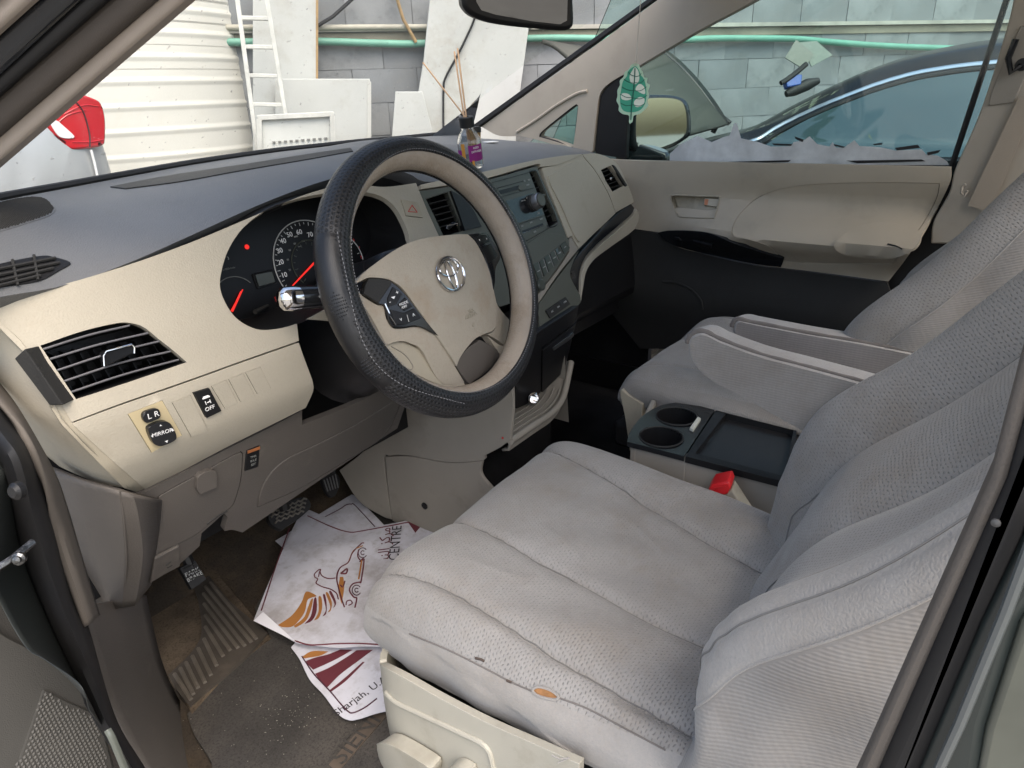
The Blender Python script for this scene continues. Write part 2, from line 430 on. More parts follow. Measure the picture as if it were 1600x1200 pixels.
def glass_mat(name, tint, a):
    """thin pane: mostly clear, a little reflection and dust"""
    m = bpy.data.materials.new(name); m.use_nodes = True; t = m.node_tree; N = t.nodes; L = t.links; N.remove(N['Principled BSDF'])
    tr = N.new('ShaderNodeBsdfTransparent'); tr.inputs[0].default_value = (*tint, 1)
    gl = N.new('ShaderNodeBsdfGlossy'); gl.inputs['Roughness'].default_value = .02; gl.inputs[0].default_value = (1, 1, 1, 1)
    df = N.new('ShaderNodeBsdfDiffuse'); df.inputs[0].default_value = (.75, .74, .7, 1)
    fr = N.new('ShaderNodeFresnel'); fr.inputs[0].default_value = 1.45
    mx = N.new('ShaderNodeMixShader'); L.new(fr.outputs[0], mx.inputs[0]); L.new(tr.outputs[0], mx.inputs[1]); L.new(gl.outputs[0], mx.inputs[2])
    tc = N.new('ShaderNodeTexCoord'); n = N.new('ShaderNodeTexNoise'); n.inputs['Scale'].default_value = 6; n.inputs['Detail'].default_value = 5
    L.new(tc.outputs['Object'], n.inputs['Vector'])
    r = N.new('ShaderNodeMapRange'); r.inputs[1].default_value = .3; r.inputs[2].default_value = .75; r.inputs[3].default_value = a*.3; r.inputs[4].default_value = a
    L.new(n.outputs[0], r.inputs[0])
    n3 = N.new('ShaderNodeTexNoise'); n3.inputs['Scale'].default_value = 120; n3.inputs['Detail'].default_value = 1; L.new(tc.outputs['Object'], n3.inputs['Vector'])
    r3 = N.new('ShaderNodeMapRange'); r3.inputs[1].default_value = .735; r3.inputs[2].default_value = .76; r3.inputs[4].default_value = .35*(a > .05); L.new(n3.outputs[0], r3.inputs[0])
    ad = N.new('ShaderNodeMath'); ad.operation = 'ADD'; L.new(r.outputs[0], ad.inputs[0]); L.new(r3.outputs[0], ad.inputs[1])
    m2 = N.new('ShaderNodeMixShader'); L.new(ad.outputs[0], m2.inputs[0]); L.new(mx.outputs[0], m2.inputs[1]); L.new(df.outputs[0], m2.inputs[2])
    L.new(m2.outputs[0], N['Material Output'].inputs[0]); MATS[name] = m; return m
glass = glass_mat('dusty windscreen glass', (.96, .98, .96), .10)
glass_t = glass_mat('tinted side glass', (.80, .92, .90), .008)
# ------------------------------------------------------------------ dashboard
def lerp(t, xs, ys): return float(np.interp(t, xs, ys))
def sstep(a, b, x):
    t = min(1, max(0, (x-a)/(b-a))); return t*t*(3-2*t)
def y_face(x, z):
    f = lerp(z, (.40, .48, .52, .56, .62, .70, .78, .85, .95), (.27, .19, .150, .130, .125, .140, .165, .205, .27))
    return f+max(0, -.80-x)**2*1.2
S_face = fnsurf(lambda u, v: (-1.12+1.12*u, y_face(-1.12+1.12*u, .42+.52*v), .42+.52*v), 60, 44)
def y_right(x, z):
    a = lerp(z, (.38, .50, .60, .78, .86), (.075, .10, .135, .20, .235)); b = lerp(z, (.38, .5, .58, .66, .74, .82, .86), (.26, .205, .185, .185, .20, .23, .26))
    w = sstep(.14, .50, x); return a*(1-w)+b*w+max(0, x-.62)**2*2.0
S_right = fnsurf(lambda u, v: (-.34+1.36*u, y_right(-.34+1.36*u, .36+.52*v), .36+.52*v), 60, 44)
dash = empty('dashboard', (-.05, .25, .45), 'two tone dashboard in beige and slate with vents and dials, below the windscreen', 'dashboard')

# --- soft top
front = [(-90, 486, .13), (0, 464, .150), (100, 446, .16), (200, 411, .17), (300, 367, .18), (400, 322, .19), (480, 291, .20), (545, 272, .205), (600, 261, .205), (640, 272, .21), (672, 284, .215), (755, 269, .235), (830, 252, .25), (885, 243, .28), (930, 240, .36)]
Rf = [at(a, b, 'y', c) for a, b, c in front]
base = [(-90, 335, .842), (0, 314, .842), (100, 295, .842), (200, 276, .842), (310, 256, .842), (430, 238, .842), (500, 230, .84), (570, 222, .838), (630, 217, .836), (690, 211, .834), (740, 209, .832), (790, 212, .828), (850, 218, .822), (905, 226, .818), (925, 232, .815)]
Rb = [at(a, b, 'z', c) for a, b, c in base]
for i, p in enumerate(Rb):                     # keep the far corner of the cowl where a screen base would run
    if p.x > .30: p.y = max(p.y, .66-(p.x-.30)**2*.55)
rows = []
for t, up in ((0, 0), (.06, .008), (.2, .017), (.45, .022), (.7, .014), (.93, .003), (1, 0)):
    rows.append([a.lerp(b, t)+V((0, 0, up)) for a, b in zip(Rf, Rb)])
S_pad = ctrl(rows, 40, 90)
g = S_pad.P
v, f = grid_geo([[V(q) for q in r] for r in g])
n0 = len(v); lip = [V(q)+V((0, .015, -.016)) for q in g[0]]; lip2 = [V(q)+V((0, .08, -.035)) for q in g[0]]
nv = g.shape[1]; v += lip+lip2
for j in range(nv-1):
    f.append((j+1, j, n0+j, n0+j+1)); f.append((n0+j+1, n0+j, n0+nv+j, n0+nv+j+1))
mesh('soft_top', v, f, padm, dash, angle=50)
# black trim under the soft top edge
Tt = [V(q)+V((0, .012, -.012)) for q in g[0]]
low = [(-90, 494, .15), (0, 473, .17), (100, 449, .178), (200, 420, .19), (300, 384, .195), (400, 342, .205), (480, 309, .212), (545, 294, .215), (600, 302, .23), (640, 298, .23), (672, 292, .23)]
Rl = cr([at(a, b, 'y', c+.004) for a, b, c in low], 8); Ru = cr([V(p)+V((0, .014, -.010)) for p in Rf[:11]], 8)
v, f = grid_geo([[V(p) for p in Ru], [V(p) for p in Rl], [V(p)+V((0, .05, 0)) for p in Rl]]); mesh('edge_trim', v, f, black, dash)
# defroster slot, speaker grille and side demister on the top
panel('defroster_slot', S_pad, [(172, 293, 1), (260, 276), (380, 258), (480, 242), (548, 232, 1), (552, 237, 1), (480, 250), (380, 267), (280, 285), (196, 296, 1)], black, dash, th=.004, lift=.0016, bevel=.0008, h=.05)
gr = panel('speaker_grille', S_pad, [(-60, 336, 1), (0, 314), (48, 306), (72, 309), (86, 325), (78, 337), (40, 350), (0, 362), (-60, 376, 1)], padm, dash, th=.004, lift=.0006, bevel=.0004)
mbb = MB()
A = outline(S_pad, [(-50, 340), (0, 318), (47, 309), (70, 312), (83, 325), (75, 336), (40, 348), (0, 360), (-50, 372)])
lo, hi = A.min(0), A.max(0); q = np.array([(x, y+(.0018 if i % 2 else 0)) for i, x in enumerate(np.arange(lo[0], hi[0], .0034)) for y in np.arange(lo[1], hi[1], .0036)]); q = q[inpoly(q, A)]
P_, N_ = S_pad.ev(q)
for p, n in zip(P_, N_):
    X = V(n).orthogonal()*.0011; Y = V(n).cross(X); c = V(p)+V(n)*.0008
    mbb.add([c+X, c+Y, c-X, c-Y, c+V(n)*.0012], [(0, 1, 4), (1, 2, 4), (2, 3, 4), (3, 0, 4)])
tag(mbb.build('grille_mesh', charcoal, gr), kind='stuff')
vh = [(-60, 432, 1), (0, 413), (62, 401), (85, 403), (110, 412), (92, 424), (60, 440), (0, 450), (-60, 462, 1)]
dv = panel('demister_vent', S_pad, vh, black, dash, th=.012, lift=.0014, bevel=.001)
for a, b in (((-40, 430), (86, 406)), ((-40, 440), (92, 413)), ((-40, 450), (82, 422)), ((-40, 457), (62, 433))):
    p = [S_pad.pos(a[0]+(b[0]-a[0])*t, a[1]+(b[1]-a[1])*t, .0028)[0] for t in (0, .35, .7, 1)]; tube('slat', p, .0018, charcoal, dv, n=6)
for a, b in (((18, 409), (26, 448)), ((52, 402), (58, 440))):
    p = [S_pad.pos(a[0]+(b[0]-a[0])*t, a[1]+(b[1]-a[1])*t, .0032)[0] for t in (0, .5, 1)]; tube('slat', p, .0014, charcoal, dv, n=6)

# --- upper beige face with the dial opening and the vent opening
clus = [(344, 450), (347, 420), (358, 388), (380, 356), (412, 331), (450, 315), (490, 305), (540, 299), (585, 303), (612, 318), (630, 345), (640, 376), (632, 408), (600, 436), (560, 458), (520, 478), (480, 499), (452, 510), (425, 515), (400, 514), (374, 501), (356, 480)]
vent = [(63, 540, 1), (127, 518), (182, 505), (206, 505), (226, 512), (247, 529), (270, 547), (292, 566, 1), (205, 596, 1), (119, 624, 1)]
hz = rect4((626, 312), (652, 317), (660, 340), (634, 337))
oc = outline(S_face, clus); ov = outline(S_face, vent)
upper = [(-60, 470, 1), (0, 467), (100, 444), (200, 414), (300, 378), (400, 336), (480, 303), (545, 288), (600, 292), (650, 286, 1), (668, 330, 1), (700, 400, 1), (650, 470, 1), (560, 505, 1), (500, 500), (463, 498, 1), (467, 532.5, 1), (380, 563), (283, 598), (190, 630), (112, 659.5, 1), (97, 634, 1), (63, 577, 1), (34, 547, 1), (0, 513, 1), (-60, 455, 1)]
panel('upper_face', S_face, upper, beige, dash, holes=[oc, ov, grow(outline(S_face, hz, False), .0008)], th=.010, bevel=.002, h=.018)
hb = panel('hazard_button', S_face, hz, beige_d, dash, smooth=False, th=.006, lift=.0012)
for k in range(3):
    tri = [(643, 321), (651, 332), (637, 331)]; a, b = tri[k], tri[(k+1) % 3]
    tube('hazard_mark', [S_face.pos(*a, .0016)[0], S_face.pos(*b, .0016)[0]], .0006, red_p, hb, n=5)
# lower strip with the small switches
mplate = rect4((200, 647), (253, 626), (284, 680), (237, 707)); bl = [rect4((269, 629), (297, 618), (324, 674), (299, 683)), rect4((330, 603), (353, 594.5), (371, 629.5), (351.5, 638)), rect4((357, 592.5), (379.5, 584), (397.5, 618), (376, 628)), rect4((383.5, 582), (406, 573.5), (423, 607), (402, 615.5))]
vsc = rect4((301, 613), (325, 606), (344, 641), (321, 652))
holes = [grow(outline(S_face, q, False, .05), .0005) for q in [mplate, vsc]+bl]
lowp = [(112, 662, 1), (190, 633), (283, 601), (380, 566), (467, 535.5, 1), (474, 556), (483, 580), (489, 598), (489, 612), (478, 637, 1), (420, 666), (350, 701), (290, 733), (228, 766, 1), (170, 715)]
panel('switch_strip', S_face, lowp, beige, dash, holes=holes, th=.010, bevel=.002, h=.014)
mp = panel('mirror_switch_plate', S_face, mplate, mat('yellowed plastic', (.50, .42, .26), .5, grain=(800, .2)), dash, smooth=False, th=.008, lift=.0003)
for q in bl: panel('switch_blank', S_face, q, beige, dash, smooth=False, th=.008, lift=.0004)
vs = panel('stability_switch', S_face, vsc, black, dash, smooth=False, th=.012, lift=.003, bevel=.0018)
text_on('OFF', S_face, (317, 640), (334, 633), .0075, white_p, vs, lift=.0036)
for a, b in (((315, 620), (323, 617)), ((314, 622), (325, 618))): tube('car_mark', [S_face.pos(*a, .0036)[0], S_face.pos(*b, .0036)[0]], .0011, white_p, vs, n=5)
for a, b in (((318, 626), (320, 631)), ((325, 623), (327, 628)), ((321, 628), (325, 626))): tube('skid_mark', [S_face.pos(*a, .0036)[0], S_face.pos(*b, .0036)[0]], .0006, white_p, vs, n=5)
rk = panel('mirror_side_rocker', S_face, [(220, 648), (224, 642), (240, 637), (246, 640), (248, 648), (244, 653), (228, 659), (222, 656)], glossb, mp, th=.01, lift=.0045, bevel=.0015)
text_on('L', S_face, (227, 650), (233, 648), .0095, white_p, rk, lift=.0052); text_on('R', S_face, (238, 646), (244, 644), .0095, white_p, rk, lift=.0052)
kb = panel('mirror_pad', S_face, [(227, 670), (231, 663), (250, 656), (260, 658), (266, 666), (271, 678), (268, 685), (250, 693), (241, 693), (234, 688)], glossb, mp, th=.012, lift=.007, bevel=.004)
text_on('MIRROR', S_face, (235, 677), (262, 669), .0068, white_p, kb, lift=.0076)
for tri in ([(244, 663), (248, 662), (245, 660)], [(252, 686), (257, 684), (256, 688)], [(230, 678), (234, 676), (234, 680)], [(263, 670), (267, 670), (264, 666)]):
    mesh('arrow_mark', [S_face.pos(a, b, .0076)[0] for a, b in tri], [(0, 1, 2)], white_p, kb, smooth=False)
# end strip and end cap on the door side
panel('end_strip', S_face, [(78, 634, 1), (99, 632, 1), (113, 659, 1), (170, 713), (229, 766, 1), (214, 770, 1), (195, 764, 1), (140, 708), (97, 664, 1)], beige_d, dash, th=.01, bevel=.0015, lift=-.001)
ePa, ePb = S_face.pos(-60, 455)[0], S_face.pos(196, 764)[0]
edge_px = [(-60, 450), (0, 511), (34, 546), (78, 634), (97, 664), (140, 708), (196, 765)]
e0 = [S_face.pos(*p)[0] for p in edge_px]
S_end = ctrl([[p+V((.004, -.001, 0)) for p in e0], [p+V((-.010, .05, -.002)) for p in e0], [p+V((-.016, .16, -.008)) for p in e0], [p+V((-.016, .34, -.02)) for p in e0]], 24, 40)
v, f = grid_geo([[V(q) for q in r] for r in S_end.P]); mesh('end_cap', v, f, beige, dash)

# --- left vent: housing, slats, tab, end block
def ventbox(parent, S, hole, d, m):
    P, N = S.ev(hole); n = len(P); v = np.vstack([P-N*.001, P+d, ]); f = [(i, (i+1) % n, n+(i+1) % n, n+i) for i in range(n)]+[tuple(range(n, 2*n))]
    return mesh('housing', v, f, m, parent, smooth=False)
lv = empty('air_vent', (-.8, .15, .64), None, None); lv.parent = dash; lv.location = V((-.8, .15, .64))-dash.location
ventbox(lv, S_face, ov, np.array([0, .055, -.004]), black)
for a, b, c in (((66, 546), (140, 523), (204, 508)), ((79, 561), (156, 538), (233, 520)), ((90, 579), (170, 553), (251, 533)), ((101, 596), (186, 568), (268, 549)), ((112, 613), (196, 585), (281, 562))):
    pp = [S_face.pos(*q, -.003)[0] for q in (a, b, c)]; pp = [V(q) for q in cr(pp, 5)]
    mb = MB(); back = [p+V((0, .022, -.009)) for p in pp]; vv = []
    for p, q in zip(pp, back): vv += [p+V((0, 0, .0011)), p-V((0, 0, .0011)), q-V((0, 0, .0011)), q+V((0, 0, .0011))]
    ff = []
    for i in range(len(pp)-1):
        k = 4*i
        for s in range(4): ff.append((k+s, k+(s+1) % 4, k+4+(s+1) % 4, k+4+s))
    ff += [(0, 3, 2, 1), (4*len(pp)-4, 4*len(pp)-3, 4*len(pp)-2, 4*len(pp)-1)]
    sl1 = mesh('slat', vv, ff, black, lv, angle=30); tube('slat_edge', pp, .0012, mat('slat edge grey', (.13, .13, .14), .3) if 'slat edge grey' not in MATS else MATS['slat edge grey'], sl1, n=6)
for k in range(8):
    t = k/7; a = (92+160*t, 548-22*t); b = (130+150*t, 618-50*t)
    A_, B_ = S_face.pos(*a, -.042)[0], S_face.pos(*b, -.042)[0]
    box('vane', (A_+B_)/2, (B_-A_)*.46, (.0008, 0, 0), (0, .010, 0), black, lv)
tb = prism('adjuster_tab', [S_face.pos(*q, .004)[0] for q in ((158, 556), (162, 549), (204, 538), (207, 543), (207, 552), (163, 573))], (0, .012, -.002), glossb, lv, bevel=.0015)
tube('tab_edge', [S_face.pos(*q, .0048)[0] for q in ((160, 572), (159, 556), (163, 549), (203, 538.5), (207, 543), (207, 552))], .0011, chrome, tb)
blk = MB(); a1, a2, a3, a4 = (S_face.pos(*q, .004)[0] for q in ((22, 560), (35, 547), (93, 632), (77, 633)))
b1, b2 = S_face.pos(64, 539, -.002)[0], S_face.pos(120, 624, -.002)[0]; r1, r2 = S_face.pos(36, 546, .012)[0], S_face.pos(94, 631.5, .012)[0]
dn = V((0, .03, 0)); blk.add([r1, r2, b2, b1, a1, a4], [(0, 3, 2, 1), (0, 1, 5, 4), (1, 2, 5), (0, 4, 3)]); blk.build('end_block', charcoal, lv, smooth=False, bevel=.0012)

# --- instrument cluster
ic = empty('instrument_cluster', (-.42, .24, .70), None, None); ic.parent = dash; ic.location = V((-.42, .24, .70))-dash.location
P, N = S_face.ev(grow(oc, .001)); n = len(P); GP, GN = V((-.42, .232, .70)), V((0, -.96, .28)).normalized()
Bk = []
for p in P:
    p = V(p); s = ((GP-p).dot(GN))/(V((0, 1, 0)).dot(GN)); Bk.append(p+V((0, max(.004, s), 0)))
v = list(P)+[tuple(b) for b in Bk]
mesh('dial_hood', v, [((i+1) % n, i, n+i, n+(i+1) % n) for i in range(n)], black, ic)
face = mesh('dial_face', [tuple(b) for b in Bk], [tuple(range(n))], mat('dial black', (.006, .0062, .007), .35, spec=.25), ic, smooth=False)
def gp(px, py, l=.001): return atpl(px, py, GP, GN)+GN*l
GX = V((1, 0, 0)); GY = GN.cross(GX)*-1
GY = GX.cross(GN)*-1
def dial(px, py, r, a0, a1, nm, ticks, m):
    c = gp(px, py, .001); d = tube(nm, [c+(GX*math.cos(R_(a))+GY*math.sin(R_(a)))*r for a in np.linspace(a0, a1, 40)], .0009, m, ic, n=5)
    mb = MB()
    for a in np.linspace(a0, a1, ticks):
        e = GX*math.cos(R_(a))+GY*math.sin(R_(a)); q = GN.cross(e); L = .005 if (ticks < 12 or round((a-a0)/(a1-a0)*(ticks-1)) % 2 == 0) else .003
        v_, f_ = box_geo(c+e*(r-.003-L/2), e*L/2, q*.0005, GN*.0003); mb.add(v_, f_)
    mb.build('scale_ticks', m, d, smooth=False); return d
if (GX.cross(GY)).dot(GN) < 0: GY = -GY
spd = dial(488, 412, .067, 222, -42, 'speed_ring', 37, grey_p)
dial(488, 412, .0365, 222, -42, 'inner_ring', 15, lcd)
for s, px, py in (('10', 443.5, 430), ('20', 438, 410), ('30', 436.5, 392), ('40', 442, 377), ('50', 452, 367), ('60', 467, 363), ('70', 484, 367)):
    text_at(s, gp(px, py), GX, GN, .0105, white_p, spd)
text_at('MPH', gp(462, 370), GX, GN, .0035, grey_p, spd)
for s, px, py in (('20', 452, 422), ('40', 449, 406), ('60', 452, 391), ('80', 460, 381), ('100', 473, 377)): text_at(s, gp(px, py), GX, GN, .0042, dim_p, spd)
text_at('km/h', gp(468, 385), GX, GN, .0032, dim_p, spd)
tube('speed_needle', [gp(454, 448, .004), gp(489, 411, .004)], [.0009, .0016], red_glow, ic, n=6)
tc_ = dial(533, 408, .044, 200, -20, 'rev_ring', 9, grey_p)
for s, px, py in (('6', 552, 375), ('7', 561, 388), ('8', 564, 402)): text_at(s, gp(px, py), GX, GN, .007, red_p, tc_)
fg = tube('fuel_ring', [gp(371, 470)+(GX*math.cos(R_(a))+GY*math.sin(R_(a)))*.034 for a in np.linspace(35, 170, 24)], .0007, dim_p, ic, n=5)
tube('fuel_needle', [gp(377, 453, .004), gp(360, 487, .004)], [.0008, .0020], red_glow, ic, n=6); tube('temperature_needle', [gp(374, 456, .004), gp(361, 486, .004)], [.0008, .0016], red_glow, ic, n=6)
text_at('x1000r/min', gp(357, 420), GX, GN, .0042, dim_p, ic); text_at('3', gp(356, 404), GX, GN, .006, grey_p, ic)
c0 = gp(385, 386, .001); lathe('warning_light', c0, GN, [(.0035, 0), (.0035, .0008), (.001, .0012)], red_glow, ic, n=12)
dsp = [gp(*q, .0015) for q in ((397, 430), (423, 425), (428, 441), (403, 448))]; prism('trip_display', dsp, GN*.002, lcd, ic)
tube('display_frame', [gp(*q, .002) for q in ((394, 429), (424, 422), (431, 442), (402, 451), (394, 429))], .0013, black, ic, n=6)
tube('reset_stick', [gp(388, 490, .018), gp(415, 478, .006)], [.0035, .0022], charcoal, ic, n=10)
vz = panel('dark_band', S_face, [(0, 0)]*0 or [(361, 391, 1), (404, 362, 1), (408, 372, 1), (366, 399, 1)], glossb, ic, smooth=False, th=.001, lift=-.055) if False else None

# --- centre: strip, fascia, radio, vents
fas = [(648, 300, 1), (750, 284), (833, 261.5), (838, 264, 1), (862, 318), (885, 374), (887, 392, 1), (866, 424), (838, 460, 1), (780, 480, 1), (700, 420, 1), (668, 340, 1)]
ofas = outline(S_right, fas)
rvent = [(823, 272), (826, 269), (833, 268), (838, 273), (854, 310), (868, 342), (868, 348), (857, 355), (852, 351), (838, 315)]
lvent = [(664, 312, 1), (698, 301, 1), (716, 345, 1), (722, 361, 1), (692, 370, 1), (678, 340, 1)]
orv, olv = outline(S_right, rvent), outline(S_right, lvent)
fc = panel('centre_fascia', S_right, fas, silver, dash, holes=[orv, olv], th=.012, lift=.003, bevel=.0015)
strip = [(655, 290, 1), (700, 280), (760, 268), (830, 252), (880, 244), (908, 241.5, 1), (900, 246, 1), (870, 258), (842, 262, 1), (834, 258), (752, 281), (655, 297, 1)]
panel('fascia_top_strip', S_right, strip, beige, dash, th=.012, lift=.004, bevel=.003)
for hole, nm in ((orv, 'r'), (olv, 'l')):
    e = empty('air_vent', (0, .2, .7), None, None); e.parent = dash; e.location = V((.1 if nm == 'r' else -.2, .18, .72))-dash.location
    ventbox(e, S_right, hole, np.array([0, .05, 0]), black)
    ends = [((826+4.3*k, 279+8.6*k), (836+4.1*k, 275+8.4*k)) for k in range(8)] if nm == 'r' else [((667+4.2*k, 320+9*k), (702+3.6*k, 311+9*k)) for k in range(5)]
    for a, b in ends:
        A_, B_ = S_right.pos(*a, -.002)[0], S_right.pos(*b, -.002)[0]
        box('slat', (A_+B_)/2+V((0, .01, -.003)), (B_-A_)*.5, (0, .011, -.004), (0, 0, .0011), charcoal, e)
    if nm == 'l':
        tb = box('adjuster_tab', S_right.pos(701, 354, .004)[0], (.011, 0, .003), (0, .004, 0), (0, 0, .003), glossb, e, bevel=.001)
        tube('tab_edge', [S_right.pos(*q, .009)[0] for q in ((693, 360), (693, 355), (709, 351), (709, 355))], .0011, chrome, tb)
        panel('end_block', S_right, [(700, 300, 1), (716, 309), (735, 330), (748, 356, 1), (722, 362, 1), (712, 332, 1)], black, e, th=.01, lift=.008, bevel=.002)
    else:
        box('adjuster_tab', S_right.pos(844, 307, .006)[0], (.007, 0, .001), (0, .004, 0), (0, 0, .002), silver, e, bevel=.001)
        line_on('vent_rim', S_right, [(823, 272), (840, 315), (853, 352), (858, 356), (869, 347), (853, 306), (838, 272), (833, 267), (825, 269), (823, 272)], .0012, glossb, e, lift=.003)
rd = panel('radio', S_right, [(742, 288, 1), (822, 266, 1), (838, 306, 1), (853, 352, 1), (808, 378, 1), (790, 340, 1)], mat('radio face', (.078, .083, .070), .42, metal=.05, grain=(1500, .1)), dash, smooth=False, th=.012, lift=.005, bevel=.001)
panel('disc_slot', S_right, rect4((766, 302), (807, 291), (809, 297), (768, 308)), black, rd, smooth=False, th=.004, lift=.0066, bevel=.0005)
panel('disc_button', S_right, [(806, 294), (812, 290), (818, 292), (816, 297), (809, 299)], silver, rd, th=.004, lift=.007, bevel=.0006)
panel('radio_screen', S_right, rect4((778, 318), (830, 303), (846, 336), (800, 352)), glossb, rd, smooth=False, th=.004, lift=.0062, bevel=.0005)
panel('cassette_slot', S_right, rect4((806, 364), (844, 350), (846, 354), (808, 368)), black, rd, smooth=False, th=.004, lift=.0066, bevel=.0005)
line_on('slot_lip', S_right, [(807, 368), (845, 354)], .0007, chrome, rd, lift=.007, smooth=False)
for a, b in (((744, 293), (823, 271)), ((764, 298), (815, 284)), ((768, 312), (830, 295)), ((800, 354), (848, 338)), ((813, 381), (856, 357))):
    line_on('panel_line', S_right, [a, b], .0006, black, rd, lift=.0056, smooth=False)
for s, a, b, z in (('CD', (812, 286), (820, 283), .004), ('DISC', (818, 284), (828, 281), .004), ('LOAD', (816, 292), (826, 289), .004), ('AM FM', (804, 379), (814, 374), .004), ('SEEK', (826, 366), (838, 361), .0045), ('TUNE', (836, 346), (848, 341), .004), ('SAT', (809, 356), (816, 353), .004), ('1 2 3', (818, 352), (834, 346), .004), ('AUDIO', (817, 312), (825, 308), .0042), ('TEXT', (833, 336), (842, 333), .0042), ('PWR VOL', (808, 317), (820, 313), .0036)):
    text_on(s, S_right, a, b, z, grey_p, rd, lift=.0065)
kc, kn = S_right.pos(828, 319, .004)
kn_ = lathe('volume_knob', kc, kn, [(.0175, 0), (.0175, .008), (.0155, .010), (.0150, .024), (.0138, .026), (.0, .026)], charcoal, rd, n=32)
lathe('knob_ring', kc, kn, [(.0158, .011), (.0158, .0235), (.0150, .0252), (.0150, .011)], mat('knob grip', (.30, .30, .31), .35, metal=.8), kn_, n=40)
lathe('knob_face', kc, kn, [(.0128, .0262), (.0122, .0275), (.0001, .0272)], silver, kn_, n=32)
cl = panel('climate_panel', S_right, [(816, 384, 1), (850, 366), (882, 372), (886, 391, 1), (862, 425, 1), (843, 452), (838, 458, 1), (826, 440, 1)], silver, dash, th=.008, lift=.006, bevel=.0015)
btn = mat('climate button', (.075, .085, .075), .3, metal=.4)
for q in (((871, 385), (878, 379), (885, 389), (877, 398)), ((863, 392), (869, 387), (876, 400), (869, 408)), ((855, 398), (861, 393), (868, 409), (861, 417)), ((846, 404), (853, 399), (860, 418), (853, 426)), ((838, 410), (844, 406), (851, 427), (846, 433)), ((828, 414), (836, 411), (843, 434), (838, 441))):
    bb = panel('climate_button', S_right, rect4(*q), btn, cl, smooth=False, th=.005, lift=.0085, bevel=.0009)
    line_on('button_edge', S_right, [q[1], q[2]], .0008, chrome, bb, lift=.0088, smooth=False)
    cx = sum(p[0] for p in q)/4; cy = sum(p[1] for p in q)/4
    text_on('AUTO' if q[0][0] == 871 else 'MODE', S_right, (cx-3, cy+2), (cx+3, cy-2), .0034, grey_p, bb, lift=.0092)
P_, n_ = S_right.pos(838, 447, .006); lathe('temperature_dial', P_, n_, [(.012, 0), (.012, .008), (.010, .010), (.0001, .010)], btn, cl, n=28)

# --- passenger side: glove panels, right vent, swoosh
rv2 = [(938, 266, 1), (953, 259, 1), (974, 290, 1), (956, 300, 1), (945, 282, 1)]
orv2 = outline(S_right, rv2, False)
panel('right_end_face', S_right, [(909, 241, 1), (935, 241), (962, 255), (978, 285), (989, 313), (986, 318, 1), (961, 332, 1), (949, 301), (930, 268), (912, 246, 1)], beige, dash, holes=[orv2], th=.012, lift=.002, bevel=.004)
e = empty('air_vent', (.55, .2, .7), None, None); e.parent = dash; e.location = V((.55, .2, .7))-dash.location
ventbox(e, S_right, orv2, np.array([0, .05, 0]), black)
for k in range(5):
    a, b = (941+3.2*k, 270+6.2*k), (954+4*k, 264+6.2*k); A_, B_ = S_right.pos(*a, -.002)[0], S_right.pos(*b, -.002)[0]
    box('slat', (A_+B_)/2+V((0, .01, -.003)), (B_-A_)*.5, (0, .011, -.004), (0, 0, .0011), charcoal, e)
lathe('adjuster_tab', S_right.pos(951, 280, .004)[0], (0, -1, 0), [(.004, 0), (.004, .003), (.0001, .005)], chrome, e, n=12)
panel('vent_bezel', S_right, [(954, 258, 1), (960, 262), (978, 290, 1), (975, 292, 1)], charcoal, e, th=.006, lift=.005)
panel('upper_glove_lid', S_right, [(845, 263, 1), (872, 257), (905, 243), (911, 247, 1), (929, 269), (948, 302), (960.5, 333, 1), (930, 362), (903, 389, 1), (892, 369, 1), (886, 372, 1), (870, 330), (856, 296)], beige, dash, th=.012, lift=.003, bevel=.004)
panel('lid_inner', S_right, [(855, 283), (862, 271), (905, 252), (918, 266), (938, 300), (949, 330), (926, 356), (905, 378), (893, 366), (875, 325)], beige, dash, th=.010, lift=.0062, bevel=.005)
panel('corner_trim', S_right, [(888, 373, 1), (891, 371, 1), (902, 390, 1), (870, 430), (840, 474, 1), (837, 463, 1), (866, 427), (888, 394, 1)], beige_g, dash, th=.01, lift=.003, bevel=.0015)
panel('swoosh_trim', S_right, [(986, 319, 1), (991, 325, 1), (985, 336), (960, 358), (930, 384), (913, 404), (905, 428), (904, 458, 1), (890, 433, 1), (892, 418), (902, 400), (930, 369), (961, 337)], glossb, dash, th=.012, lift=.001, bevel=.002)
panel('lower_glove_lip', S_right, [(992, 326, 1), (996, 336), (993, 350), (984, 362), (950, 386), (925, 406), (913, 425), (908, 450), (905, 470, 1), (905, 440), (908, 420), (916, 403), (935, 383), (962, 360), (986, 338)], beige, dash, th=.02, lift=.005, bevel=.004)
panel('silver_lower_fascia', S_right, [(902, 393, 1), (893, 411), (889, 432), (904, 462, 1), (904, 474), (880, 494), (842, 514, 1), (838, 478, 1), (868, 436)], silver, dash, th=.012, lift=.004, bevel=.002)
sb = panel('seat_heater_switch', S_right, rect4((849, 486), (880, 465), (887, 476), (856, 498)), charcoal, dash, smooth=False, th=.01, lift=.007)
for s, a, b in (('A/C', (855, 490), (862, 485)), ('ON', (864, 483), (872, 478)), ('PWR', (874, 476), (883, 470))): text_on(s, S_right, a, b, .0055, grey_p, sb, lift=.0078)
